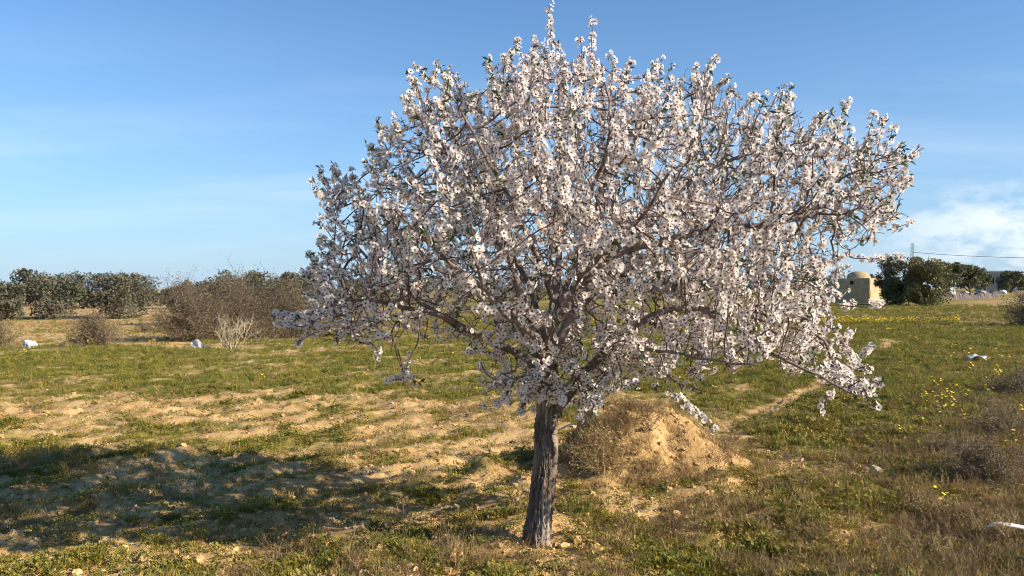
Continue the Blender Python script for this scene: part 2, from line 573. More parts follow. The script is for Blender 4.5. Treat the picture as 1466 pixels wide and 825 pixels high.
# worn earth path through the green on the right
pp = []
for (ax, ay), (bx, by) in zip(PATH[:-1], PATH[1:]):
    L = math.hypot(bx - ax, by - ay)
    for k in range(max(2, int(L / 0.05))):
        t = k / max(2, int(L / 0.05))
        pp.append((ax + (bx - ax) * t, ay + (by - ay) * t))
pp = np.array(pp)
for _ in range(30):
    pp[1:-1] = (pp[:-2] + pp[2:] + 2 * pp[1:-1]) / 4
tn = np.gradient(pp, axis=0)
tn /= np.linalg.norm(tn, axis=1)[:, None]
nn = np.stack([-tn[:, 1], tn[:, 0]], -1)
ks = np.linspace(-1, 1, 11)
wid = 0.10 + 0.07 * fbm(pp[:, 0], pp[:, 1], 0.5, 3, s=60)
off = 0.05 * fbm(pp[:, 0], pp[:, 1], 0.4, 3, s=61)
PP = pp[:, None, :] + nn[:, None, :] * (ks[None, :, None] * wid[:, None, None] + off[:, None, None])
pz = ground_h(PP[..., 0], PP[..., 1]) + 0.012 * (1 - ks[None, :] ** 4) - 0.004 + 0.012 * fbm(PP[..., 0], PP[..., 1], 0.08, 3, s=63)
n0, n1_ = PP.shape[:2]
ii = np.arange(n0 * n1_).reshape(n0, n1_)
pf = np.stack([ii[:-1, :-1], ii[:-1, 1:], ii[1:, 1:], ii[1:, :-1]], -1).reshape(-1, 4)
path = patch('path', np.concatenate([PP, pz[..., None]], -1).reshape(-1, 3), pf, M['soil'])
path['kind'] = 'structure'

# soil mound
mr = np.linspace(0, 1, 46)
ma = np.arange(150) * 2 * math.pi / 150
A, R_ = np.meshgrid(ma, mr)
RR = MR * (1 + 0.16 * np.sin(A * 2 + 0.7) + 0.10 * np.sin(A * 3 + 2.0)) * R_
mx_, my_ = MX + RR * np.cos(A) * 1.05, MY + RR * np.sin(A) * 0.9
prof = (1 - sstep(0.22, 1.0, R_ ** 1.15)) * (1 - 0.22 * np.cos(A) * R_)
mz = ground_h(mx_, my_) + MH * prof + 0.16 * prof ** 0.5 * fbm(mx_, my_, 0.42, 4, s=70) + 0.045 * fbm(mx_, my_, 0.09, 3, s=71) * prof ** 0.3 - 0.03 * (R_ ** 8)
ii = np.arange(mx_.size).reshape(mx_.shape)
i2 = np.roll(ii, -1, axis=1)
mf = np.stack([ii[:-1], i2[:-1], i2[1:], ii[1:]], -1).reshape(-1, 4)
mound = patch('soil_mound', np.stack([mx_, my_, mz], -1).reshape(-1, 3), mf, M['soil'], 0.0, 0.22)
tag(mound, 'heaped mound of pale sandy soil with dry straw beside the blossoming tree', 'mound')


def mound_z(x, y):
    k = np.argmin((mx_ - x) ** 2 + (my_ - y) ** 2)
    return float(mz.ravel()[k])


# ------------------------------------------------------------------ the almond tree
TY = 4.66
tree = thing('almond_tree', 'almond tree covered in white blossom with dark fissured trunk, standing in the field', 'tree', (0.14, TY, gz(0.14, TY)))
TREE_LOC = np.array(tree.location)


def tlink(name, me, parent=None):
    o = link(name, me, parent or tree)
    return o


OUT = np.array([(400, 458), (440, 425), (455, 372), (468, 320), (462, 268), (500, 262), (545, 215), (568, 180), (572, 150), (600, 122), (645, 108), (690, 130),
                (708, 104), (742, 80), (790, 66), (850, 92), (880, 100), (938, 98), (962, 112), (1010, 106), (1040, 130), (1078, 160), (1128, 126), (1150, 160),
                (1200, 186), (1252, 208), (1298, 222), (1308, 242), (1290, 318), (1240, 365), (1196, 392), (1215, 440), (1200, 482), (1245, 520), (1262, 550),
                (1248, 582), (1190, 575), (1160, 540), (1070, 528), (1010, 540), (985, 575), (940, 560), (900, 548), (862, 580), (815, 570), (770, 555), (720, 575), (690, 560),
                (690, 520), (640, 492), (560, 500), (500, 505), (450, 492), (420, 488)], float)


def in_poly(u, v, P=OUT):
    c = np.zeros(u.shape, bool)
    n = len(P)
    for i in range(n):
        (x1, y1), (x2, y2) = P[i], P[(i + 1) % n]
        k = ((y1 > v) != (y2 > v)) & (u < (x2 - x1) * (v - y1) / (y2 - y1 + 1e-9) + x1)
        c ^= k
    return c


def smooth_curve(pts, step=0.05):
    """Catmull-Rom through pts, resampled"""
    P = np.array(pts, float)
    P = np.vstack([2 * P[0] - P[1], P, 2 * P[-1] - P[-2]])
    out = []
    for i in range(1, len(P) - 2):
        p0, p1, p2, p3 = P[i - 1], P[i], P[i + 1], P[i + 2]
        n = max(2, int(np.linalg.norm(p2 - p1) / step))
        for k in range(n):
            t = k / n
            out.append(0.5 * ((2 * p1) + (-p0 + p2) * t + (2 * p0 - 5 * p1 + 4 * p2 - p3) * t * t + (-p0 + 3 * p1 - 3 * p2 + p3) * t ** 3))
    out.append(P[-2])
    return np.array(out)


# trunk: dense tube with real fissures
tp = smooth_curve([PX(761, 815, TY), PX(766, 788, TY), PX(771, 745, TY), PX(776, 700, TY), PX(781, 650, TY), PX(781, 610, TY), PX(786, 570, TY), PX(785, 535, TY), PX(783, 500, TY)], 0.008)
zt = np.linspace(0, 1, len(tp))
tr_r = np.interp(zt, [0, 0.06, 0.14, 0.3, 0.5, 0.7, 0.85, 1.0], [0.130, 0.090, 0.077, 0.068, 0.062, 0.058, 0.055, 0.042])
S = 120
th = np.arange(S) * 2 * math.pi / S
TH, ZZ = np.meshgrid(th, np.arange(len(tp)) * 0.008)
tw = TH + 0.25 * ZZ
cxn, cyn = np.cos(tw), np.sin(tw)
fis = np.abs(fbm(cxn * 2.6 + ZZ * 2.3, cyn * 2.6 + ZZ * 2.9, 0.40, 4, s=80, rough=0.6))
fis2 = np.abs(fbm(cxn * 6 + ZZ * 13, cyn * 6 - ZZ * 11, 0.5, 3, s=84))
lump = fbm(cxn + ZZ * 2.2, cyn - ZZ * 1.7, 0.9, 2, s=82)
flare = np.clip(1 - ZZ / 0.22, 0, 1) ** 1.5 * 0.022 * np.cos(tw * 5 + 1.0)
rr = tr_r[:, None] + 0.014 * lump + 0.017 * (1 - np.exp(-(fis / 0.13) ** 2)) + 0.014 * fis2 - 0.016 + flare
tv = tp[:, None, :] + rr[..., None] * np.stack([np.cos(TH), np.sin(TH), np.zeros_like(TH)], -1)
ii = np.arange(TH.size).reshape(TH.shape)
i2 = np.roll(ii, -1, axis=1)
tf = np.stack([ii[:-1], i2[:-1], i2[1:], ii[1:]], -1).reshape(-1, 4)
tlink('trunk', mesh_from('trunk', tv.reshape(-1, 3) - TREE_LOC, tf, M['bark'], True))

# limbs laid out from the photograph: (u, v, depth offset), radius at root, radius at end
B = 0.0
LIMBS = [
    ([(792, 592, .0), (812, 570, -.06), (842, 530, -.12), (890, 485, -.2), (940, 447, -.28), (1000, 440, -.3), (1080, 455, -.3), (1150, 478, -.25)], .042, .010),
    ([(784, 545, 0), (745, 510, -.05), (695, 490, -.1), (650, 465, -.12), (600, 447, -.1), (545, 442, -.05), (490, 440, 0)], .040, .009),
    ([(784, 515, 0), (750, 440, .05), (728, 360, .1), (705, 295, .1), (655, 245, .15), (610, 190, .2)], .046, .009),
    ([(784, 510, 0), (792, 430, .05), (802, 340, .1), (797, 250, .05), (791, 160, .05), (789, 75, .05)], .048, .008),
    ([(786, 530, 0), (830, 420, .0), (865, 372, -.05), (930, 350, -.1), (1040, 328, -.1), (1120, 318, -.1), (1220, 290, 0)], .050, .009),
    ([(798, 440, .05), (850, 310, .1), (880, 225, .15), (945, 168, .2), (1010, 130, .2)], .034, .007),
    ([(900, 360, -.08), (980, 270, .1), (1070, 228, .15), (1180, 205, .2)], .030, .007),
    ([(786, 535, 0), (790, 470, -.35), (830, 390, -.75), (900, 320, -1.05), (940, 260, -1.2)], .040, .008),
    ([(784, 510, 0), (765, 410, .45), (715, 320, .9), (670, 250, 1.15)], .038, .008),
    ([(784, 530, 0), (730, 450, -.45), (650, 380, -.8), (580, 320, -1.0)], .038, .008),
    ([(1000, 440, -.3), (1080, 490, -.45), (1160, 525, -.55), (1235, 565, -.6)], .022, .006),
    ([(786, 500, 0), (850, 420, .6), (950, 340, 1.0), (1050, 290, 1.2)], .038, .008),
    ([(784, 545, 0), (775, 490, -.45), (730, 440, -.9), (700, 350, -1.2)], .034, .008),
    ([(890, 485, -.2), (930, 500, -.6), (1000, 510, -.85), (1080, 520, -.95)], .020, .006),
    ([(650, 465, -.12), (560, 400, .25), (500, 330, .4), (470, 290, .45)], .024, .006),
    ([(792, 430, .05), (740, 300, -.35), (690, 200, -.5), (650, 140, -.5)], .028, .006),
    ([(802, 340, .1), (860, 240, -.35), (870, 160, -.4), (853, 95, -.3)], .028, .006),
    ([(786, 575, 0), (755, 545, -.25), (725, 545, -.40), (700, 560, -.5)], .016, .005),
]
npos, npar, nrad, nlimb = [], [], [], []
for li, (pts, r0, r1) in enumerate(LIMBS):
    c = smooth_curve([PX(u, v, TY + d) for u, v, d in pts], 0.05)
    w = np.cumsum(RNG.normal(0, 0.006, c.shape), axis=0)
    w -= w[0]
    c = c + w * np.linspace(0, 1, len(c))[:, None] ** 0.5
    par = -1
    if npos:
        dd = np.linalg.norm(np.array(npos) - c[0], axis=1)
        if dd.min() < 0.08 and li in (5, 6, 10, 13, 14, 15, 16):
            par = int(dd.argmin())
    r0 = r0 * 0.58
    r1 = r1 * 0.75
    rads = np.interp(np.linspace(0, 1, len(c)), [0, 0.12, 1], [r0 * 1.12, r0, r1])
    for p, rd in zip(c, rads):
        npos.append(p)
        npar.append(par)
        nrad.append(rd)
        nlimb.append(li)
        par = len(npos) - 1
NL = len(npos)

# attractors through the crown's volume
YC = TY + 0.05
u = RNG.uniform(395, 1312, 60000)
v = RNG.uniform(60, 590, 60000)
dy = RNG.uniform(-1.5, 1.5, 60000)
ok = in_poly(u, v)
ed = seg_dist(u, v, [tuple(p) for p in OUT] + [tuple(OUT[0])]) * TY / F
D = 0.10 + 1.28 * np.sqrt(np.clip(ed / 0.95, 0, 1))
ok &= np.abs(dy) < D
Yq = YC + dy
ok &= RNG.random(60000) < (Yq / (TY + 1.5)) ** 2
core = np.hypot((u - 800) / 300, (v - 450) / 170)
ok &= RNG.random(60000) < np.clip(0.45 + 0.6 * core, 0, 1)
att = np.stack([(u - CU) / F * Yq, Yq, CAMH - (v - V0) / F * Yq], -1)[ok]
keep, cell = [], {}
for p in att:
    k = tuple(np.floor(p / 0.086).astype(int))
    if k in cell:
        continue
    cell[k] = 1
    keep.append(p)
    if len(keep) > 7500:
        break
att = np.array(keep)
NATT = len(att)

pos = np.array(npos)
par = list(npar)
STEP, KILL, INF = 0.045, 0.075, 0.75
nd_i = np.zeros(NATT, int)
nd_d = np.full(NATT, 1e9)
for a0 in range(0, len(pos), 200):
    dm = np.linalg.norm(att[:, None] - pos[None, a0:a0 + 200], axis=2)
    j = dm.argmin(1)
    dv = dm[np.arange(NATT), j]
    bt = dv < nd_d
    nd_d[bt] = dv[bt]
    nd_i[bt] = j[bt] + a0
alive = np.ones(NATT, bool)
kids = np.zeros(len(pos), int)
for it in range(70):
    alive &= nd_d > KILL
    act = alive & (nd_d < INF)
    if not act.any():
        break
    ai = np.where(act)[0]
    dirs = att[ai] - pos[nd_i[ai]]
    dirs /= np.linalg.norm(dirs, axis=1)[:, None]
    acc = np.zeros((len(pos), 3))
    np.add.at(acc, nd_i[ai], dirs)
    src = np.unique(nd_i[ai])
    src = src[kids[src] < 4]
    if len(src) == 0:
        break
    g = acc[src]
    g /= np.linalg.norm(g, axis=1)[:, None] + 1e-6
    g = g + RNG.normal(0, 0.22, g.shape) + np.array([0, 0, 0.10])
    g /= np.linalg.norm(g, axis=1)[:, None]
    new = pos[src] + g * STEP
    base = len(pos)
    pos = np.vstack([pos, new])
    par += list(src)
    kids[src] += 1
    kids = np.concatenate([kids, np.zeros(len(new), int)])
    for a0 in range(0, len(new), 200):
        dm = np.linalg.norm(att[:, None] - new[None, a0:a0 + 200], axis=2)
        j = dm.argmin(1)
        dv = dm[np.arange(NATT), j]
        bt = dv < nd_d
        nd_d[bt] = dv[bt]
        nd_i[bt] = j[bt] + base + a0
NP = len(pos)
par = np.array(par)
# pipe-model radii
P_EXP = 2.35
load = np.zeros(NP)
has = np.zeros(NP, int)
for i in range(NP):
    if par[i] >= 0:
        has[par[i]] += 1
for i in range(NP - 1, NL - 1, -1):
    if load[i] == 0:
        load[i] = 0.0025 ** P_EXP
    load[par[i]] += load[i] if par[i] >= 0 else 0
rad = load ** (1 / P_EXP)
rad[:NL] = np.array(nrad)

# mesh: each limb a part of its own, all thin twigs one part
for li, (pts, r0, r1) in enumerate(LIMBS):
    k = np.where(np.array(nlimb) == li)[0]
    t = Tubes()
    P_ = pos[k]
    t.add(P_ - TREE_LOC, rad[k] * (1 + 0.10 * fbm(np.arange(len(k)), np.arange(len(k)) * 0.3 + li * 9, 2.5, 2, s=90)), 12)
    tlink('limb', t.mesh('limb', M['limb_bark']))

children = [[] for _ in range(NP)]
for i in range(NL, NP):
    children[par[i]].append(i)
tw = Tubes()
tips = []
for i in range(NP):
    ch = children[i]
    if not ch:
        continue
    starts = ch if i < NL else sorted(ch, key=lambda c: -rad[c])[1:]
    for s_ in starts:
        chain = [i, s_]
        while children[chain[-1]]:
            chain.append(max(children[chain[-1]], key=lambda c: rad[c]))
        tips.append(chain[-1])
        r_ = rad[chain].copy()
        r_[0] = min(r_[0], r_[1] * 1.05)
        P_ = pos[chain].copy()
        if len(chain) > 3:
            P_[1:-1] = (P_[:-2] + P_[2:] + 2 * P_[1:-1]) / 4
        pos[chain[1:]] = P_[1:]
        tw.add(P_ - TREE_LOC, r_, 6 if r_[1] > 0.006 else 4)

# young shoots growing out of the thin twigs, standing out and up
CEN = np.array([0.45, TY, 1.45])
shoots = []


def shoot(p0, d0, L, bend=0.25, r0=0.0028):
    n = max(3, int(L / 0.03))
    d = np.array(d0, float)
    d /= np.linalg.norm(d)
    P_ = [np.array(p0)]
    for k in range(n):
        d = d + RNG.normal(0, bend * 0.3, 3) + np.array([0, 0, 0.03])
        d /= np.linalg.norm(d)
        P_.append(P_[-1] + d * L / n)
    P_ = np.array(P_)
    tw.add(P_ - TREE_LOC, np.linspace(r0, 0.0014, len(P_)), 4)
    shoots.append(P_)
    return P_


thin = np.where((rad < 0.0052) & (np.arange(NP) >= NL))[0]
sel = RNG.choice(thin, 1250, replace=False)
for i in sel:
    p = pos[i]
    o = p - CEN
    o /= np.linalg.norm(o) + 1e-6
    hgt = (p[2] - 1.2) / 1.6
    d = o * 0.9 + np.array([0, 0, 0.15 + 0.7 * max(0, hgt)]) + RNG.normal(0, 0.55, 3)
    shoot(p, d, RNG.uniform(0.06, 0.20))
for i in tips:
    if RNG.random() < 0.25:
        p = pos[i]
        o = p - CEN
        shoot(p, o / np.linalg.norm(o) + np.array([0, 0, 0.5]) + RNG.normal(0, 0.35, 3), RNG.uniform(0.06, 0.18))
# long upright wands thick with blossom
wands = []
for i in RNG.choice(thin, 300, replace=False):
    p = pos[i]
    o = p - CEN
    o /= np.linalg.norm(o) + 1e-6
    shoot(p, o * 0.45 + np.array([0, 0, 0.9]) + RNG.normal(0, 0.28, 3), RNG.uniform(0.14, 0.30), 0.15)
    wands.append(shoots.pop())
# bare spur twigs
spur_pts = []
for i in RNG.choice(np.arange(NL, NP), 3200):
    d = RNG.normal(0, 1, 3) + np.array([0, 0, 0.3])
    d /= np.linalg.norm(d)
    L = RNG.uniform(0.04, 0.13)
    e = pos[i] + d * L
    m_ = pos[i] + d * L * 0.5 + RNG.normal(0, 0.008, 3)
    tw.add(np.array([pos[i], m_, e]) - TREE_LOC, np.array([0.0026, 0.0020, 0.0014]), 3)
    spur_pts += [m_, e]
# shoots the photograph singles out: (root px, tip px, depth)
SPIRES = [((791, 90), (786, 4), .05), ((853, 120), (850, 28), -.3), ((596, 140), (590, 118), .2), ((1005, 145), (1018, 92), .2), ((1128, 160), (1130, 118), .1), ((1200, 205), (1208, 178), .2),
          ((1270, 230), (1305, 222), 0), ((1010, 150), (1043, 112), .2), ((720, 110), (735, 72), 0), ((1160, 190), (1175, 172), .2), ((900, 120), (905, 88), 0), ((935, 115), (940, 84), .1),
          ((480, 290), (458, 254), .4), ((500, 275), (492, 255), .4), ((560, 225), (524, 208), .2), ((470, 445), (396, 450), 0), ((470, 470), (425, 492), -.1), ((500, 470), (455, 468), -.1),
          ((530, 490), (542, 522), -.2), ((590, 505), (578, 548), -.35), ((578, 540), (602, 549), -.35), ((580, 540), (556, 546), -.35), ((960, 560), (1025, 618), -.5), ((1235, 560), (1266, 546), -.6), ((1190, 560), (1172, 590), -.6),
          ((1270, 330), (1306, 318), .2), ((1225, 370), (1290, 368), .1), ((1240, 440), (1266, 438), -.3), ((730, 560), (692, 582), -.45), ((760, 560), (745, 590), -.3), ((850, 560), (856, 590), -.3), ((1230, 545), (1256, 585), -.6),
          ((640, 130), (642, 108), -.5), ((570, 200), (566, 160), .2), ((470, 350), (458, 345), .3), ((485, 385), (455, 400), .3), ((1285, 260), (1306, 255), .1), ((890, 555), (915, 552), -.6), ((830, 560), (862, 578), -.5)]
for _ in range(46):
    a_u, a_v, a_d = RNG.uniform(690, 880), RNG.uniform(470, 570), RNG.uniform(-0.55, 0.05)
    SPIRES.append(((a_u, a_v), (a_u + RNG.normal(0, 16), a_v + RNG.uniform(-12, 26)), a_d))
for _ in range(20):
    a_u, a_v, a_d = RNG.uniform(715, 865), RNG.uniform(535, 575), RNG.uniform(-0.5, -0.12)
    SPIRES.append(((a_u, a_v), (a_u + RNG.normal(0, 12), a_v + RNG.uniform(6, 24)), a_d))
spire_tw = []
for (a, bb, d) in SPIRES:
    p0, p1 = np.array(PX(*a, TY + d)), np.array(PX(*bb, TY + d))
    j = np.linalg.norm(pos - p0, axis=1).argmin()
    if np.linalg.norm(pos[j] - p0) > 0.05:
        k = smooth_curve([pos[j], (pos[j] + p0) / 2 + RNG.normal(0, 0.01, 3), p0], 0.03)
        tw.add(k - TREE_LOC, np.linspace(0.004, 0.003, len(k)), 4)
        p_s = pos[j]
    mid = (p0 + p1) / 2 + RNG.normal(0, 0.012, 3)
    c = smooth_curve([p0, mid, p1], 0.02)
    tw.add(c - TREE_LOC, np.linspace(0.0035, 0.0014, len(c)), 4)
    spire_tw.append(c)
twigs = tlink('twigs', tw.mesh('twigs', M['twig'], False))
twigs['kind'] = 'stuff'

# blossom sites: dense along shoots, thinner along twigs, in clusters
fp, fd = [], []


def put_flowers(P_, spacing, dens=1.0):
    seg = np.linalg.norm(np.diff(P_, axis=0), axis=1)
    cs = np.concatenate([[0], np.cumsum(seg)])
    L = cs[-1]
    n = int(L / spacing * dens + RNG.random())
    for _ in range(n):
        s = RNG.random() * L
        k = min(len(seg) - 1, int(np.searchsorted(cs, s)) - 1)
        k = max(k, 0)
        t = (s - cs[k]) / (seg[k] + 1e-9)
        p = P_[k] + (P_[k + 1] - P_[k]) * t
        ax = (P_[k + 1] - P_[k]) / (seg[k] + 1e-9)
        d = RNG.normal(0, 1, 3)
        d -= ax * d.dot(ax) * 0.75
        o = p - CEN
        d = d / np.linalg.norm(d) + 0.35 * o / (np.linalg.norm(o) + 1e-6) + np.array([0, 0, 0.15])
        d /= np.linalg.norm(d)
        fp.append(p + d * RNG.uniform(0.010, 0.024))
        fd.append(d)


for P_ in shoots:
    cq = float(fbm(P_[0][0] + P_[0][1] * 0.7, P_[0][2] + P_[0][1] * 0.5, 0.22, 2, s=95))
    put_flowers(P_, 0.0100, np.clip(0.10 + 1.0 * RNG.random() + 1.6 * cq, 0.05, 1.6))
for P_ in wands:
    put_flowers(P_, 0.0086, 1.0)
for P_ in spire_tw:
    put_flowers(P_, 0.0085, 1.0)
order = RNG.permutation(np.arange(NL, NP))
clump = fbm(pos[:, 0] + pos[:, 1] * 0.7, pos[:, 2] + pos[:, 1] * 0.5, 0.22, 2, s=95)
for i in order:
    if rad[i] < 0.0068:
        if RNG.random() < np.clip(0.55 + 2.8 * clump[i], 0.04, 1.0):
            put_flowers(np.array([pos[par[i]], pos[i]]), 0.0225, 1.0)
fp, fd = np.array(fp), np.array(fd)
print('tree nodes', NP, 'attractors', NATT, 'shoots', len(shoots), 'blossoms', len(fp))


# one blossom: five cupped notched petals, dark heart, calyx
def blossom_mesh():
    V, Fc, fm = [], [], []
    for k in range(5):
        a = k * 2 * math.pi / 5
        ca_, sa = math.cos(a), math.sin(a)
        loc = [(0.10, 0, 0.0), (0.50, 0.36, 0.16), (0.92, 0.30, 0.34), (0.86, 0, 0.24), (0.92, -0.30, 0.34), (0.50, -0.36, 0.16)]
        b0 = len(V)
        for x, y, z in loc:
            V.append((x * ca_ - y * sa, x * sa + y * ca_, z))
        for f in ((0, 3, 1), (1, 3, 2), (0, 5, 3), (5, 4, 3)):
            Fc.append([b0 + q for q in f])
            fm.append(0)
    b0 = len(V)
    V.append((0, 0, 0.20))
    for k in range(5):
        a = (k + 0.5) * 2 * math.pi / 5
        V.append((0.27 * math.cos(a), 0.27 * math.sin(a), 0.12))
    V.append((0, 0, -0.42))
    for k in range(5):
        Fc.append([b0, b0 + 1 + k, b0 + 1 + (k + 1) % 5])
        fm.append(1)
        Fc.append([b0 + 6, b0 + 1 + (k + 1) % 5, b0 + 1 + k])
        fm.append(1)
    return np.array(V, float), np.array(Fc), np.array(fm)


BV, BF, BM = blossom_mesh()
NF = len(fp)
bR = rot_to(fd, RNG.uniform(0, 6.28, NF))
bS = RNG.uniform(0.0150, 0.0212, NF)
wilt = RNG.random(NF) < 0.12
bS[wilt] *= 0.6
near_order = np.argsort(np.linalg.norm(fp - np.array([0, 0, CAMH]), axis=1) - 0.5 * np.abs(RNG.normal(0, 1, NF)))
single = near_order[:300]
rest = near_order[300:]
vv, ff = stamp(BV, BF, fp[rest] - TREE_LOC, bR[rest], bS[rest])
bo = tlink('blossoms', mesh_from('blossoms', vv, ff, [M['petal'], M['heart']], False, np.tile(BM, len(rest))))
bo['kind'] = 'stuff'
one = mesh_from('blossom', BV, BF, [M['petal'], M['heart']], False, BM)
for i in single:
    o = bpy.data.objects.new('blossom', one)
    COL.objects.link(o)
    o.parent = tree
    mw = Matrix([list(r) for r in bR[i]]).to_4x4()
    o.matrix_local = Matrix.Translation(Vector(fp[i] - TREE_LOC)) @ mw @ Matrix.Scale(float(bS[i]), 4)

# brown buds and spent calyxes along the twigs
bp_ = np.concatenate([np.array(spur_pts), pos[RNG.choice(thin, 5000)]])
bp_ = bp_ + RNG.normal(0, 0.006, bp_.shape)
QV = np.array([(0.45, 0, 0), (-0.22, 0.4, 0), (-0.22, -0.4, 0), (0, 0, 1.3), (0, 0, -0.6)])
QF = np.array([(0, 1, 3), (1, 2, 3), (2, 0, 3), (1, 0, 4), (2, 1, 4), (0, 2, 4)])
vv, ff = stamp(QV, QF, bp_ - TREE_LOC, rot_to(RNG.normal(0, 1, bp_.shape), RNG.uniform(0, 6.28, len(bp_))), RNG.uniform(0.004, 0.0085, len(bp_)))
bd = tlink('buds', mesh_from('buds', vv, ff, M['bud']))
bd['kind'] = 'stuff'

# leaves in small tufts at shoot tips
LV = np.array([(0, 0, 0), (0.18, 0.45, 0.05), (0, 1.0, -0.16), (-0.18, 0.40, 0.05), (0, 0.45, -0.02)], float)
LF = np.array([(0, 1, 4), (1, 2, 4), (4, 2, 3), (0, 4, 3)])
lp, ld = [], []
tip_pts = [(P_[-1], P_[-1] - P_[-2]) for P_ in shoots + wands] + [(P_[-1], P_[-1] - P_[-2]) for P_ in spire_tw]
for q, (p, d) in enumerate(tip_pts):
    o = p - CEN
    outer = np.linalg.norm(o / np.array([1.7, 1.5, 1.4]))
    pr = 0.20 + 0.42 * sstep(0.7, 1.1, outer) + (0.25 if p[0] < -0.3 and p[2] > 1.5 else 0)
    if q >= len(shoots) + len(wands):
        pr = 0.7
    if RNG.random() < pr:
        d = d / np.linalg.norm(d)
        for _ in range(RNG.integers(4, 10)):
            w = d * 0.5 + RNG.normal(0, 0.6, 3) + np.array([0, 0, -0.35])
            w /= np.linalg.norm(w)
            lp.append(p - d * RNG.uniform(0, 0.09))
            ld.append(w)
lp, ld = np.array(lp), np.array(ld)
NLF = len(lp)
# the leaf's long axis is y: build matrices with y = ld
side = np.cross(ld, RNG.normal(0, 1, ld.shape))
side /= np.linalg.norm(side, axis=1)[:, None]
lR = np.stack([side, ld, np.cross(side, ld)], -1)
lS = RNG.uniform(0.020, 0.050, NLF)
so = np.argsort(-lS / np.linalg.norm(lp - np.array([0, 0, CAMH]), axis=1))
s1, s2 = so[:300], so[300:]
if len(s2):
    vv, ff = stamp(LV, LF, lp[s2] - TREE_LOC, lR[s2], lS[s2])
    lo = tlink('leaves', mesh_from('leaves', vv, ff, M['leaf']))
    lo['kind'] = 'stuff'
onel = mesh_from('leaf', LV, LF, M['leaf'])
for i in s1:
    o = bpy.data.objects.new('leaf', onel)
    COL.objects.link(o)
    o.parent = tree
    o.matrix_local = Matrix.Translation(Vector(lp[i] - TREE_LOC)) @ Matrix([list(r) for r in lR[i]]).to_4x4() @ Matrix.Scale(float(lS[i]), 4)
print('leaves', NLF)


# ------------------------------------------------------------------ ground cover: points carrying instances
def tuft_grass(n, h, spread, lean, w, seed, mat, name):
    r = np.random.default_rng(seed)
    V, Fc = [], []
    for _ in range(n):
        a = r.uniform(0, 6.28)
        rr_ = spread * math.sqrt(r.random())
        x, y = rr_ * math.cos(a), rr_ * math.sin(a)
        hh = h * r.uniform(0.45, 1.0)
        la = r.uniform(0, 6.28)
        ln = lean * r.uniform(0.2, 1) * hh
        dx, dy = math.cos(la) * ln, math.sin(la) * ln
        px, py = -math.sin(la + 0.6) * w, math.cos(la + 0.6) * w
        b0 = len(V)
        V += [(x - px, y - py, -0.01), (x + px, y + py, -0.01), (x + dx * .4 + px * .8, y + dy * .4 + py * .8, hh * .6), (x + dx * .4 - px * .8, y + dy * .4 - py * .8, hh * .6), (x + dx, y + dy, hh)]
        Fc += [(b0, b0 + 1, b0 + 2, b0 + 3), (b0 + 3, b0 + 2, b0 + 4)]
    return bpy.data.objects.new(name, mesh_from(name, V, Fc, mat))


def tuft_weed(n, R0, h, lw, seed, mat, name):
    """low cushion of small leaves on short stems"""
    r = np.random.default_rng(seed)
    V, Fc = [], []
    for _ in range(n):
        a = r.uniform(0, 6.28)
        q = math.sqrt(r.random())
        x, y = R0 * q * math.cos(a), R0 * q * math.sin(a)
        z = h * (1 - q * q) * r.uniform(0.3, 1.0) + 0.004
        la = a + r.normal(0, 0.9)
        L = lw * r.uniform(0.6, 1.3)
        el = r.uniform(-0.1, 1.0)
        d = np.array([math.cos(la) * math.cos(el), math.sin(la) * math.cos(el), math.sin(el)])
        s_ = np.array([-math.sin(la), math.cos(la), r.normal(0, 0.3)]) * L * 0.32
        p = np.array([x, y, z])
        b0 = len(V)
        V += [p, p + d * L * .5 + s_, p + d * L, p + d * L * .5 - s_]
        Fc += [(b0, b0 + 1, b0 + 2, b0 + 3)]
    return bpy.data.objects.new(name, mesh_from(name, V, Fc, mat))


def tuft_stalks(n, h, spread, seed, mat, name, r0=0.0018):
    r = np.random.default_rng(seed)
    t = Tubes()
    for _ in range(n):
        a = r.uniform(0, 6.28)
        p = np.array([spread * r.random() * math.cos(a), spread * r.random() * math.sin(a), -0.01])
        d = np.array([math.cos(a) * r.uniform(0.1, 0.9), math.sin(a) * r.uniform(0.1, 0.9), 1.0])
        pts = [p]
        for k in range(4):
            d = d + r.normal(0, 0.22, 3)
            d /= np.linalg.norm(d)
            pts.append(pts[-1] + d * h / 4 * r.uniform(0.6, 1.1))
        t.add(pts, np.linspace(r0, r0 * 0.5, 5), 3)
        for _k in range(3):
            q = pts[r.integers(1, 4)]
            e = d + r.normal(0, 0.8, 3)
            e[2] = abs(e[2])
            e /= np.linalg.norm(e)
            t.add([q, q + e * h * .16, q + e * h * .3 + r.normal(0, .01, 3)], np.linspace(r0 * .7, r0 * .4, 3), 3)
    return bpy.data.objects.new(name, t.mesh(name, mat, False))


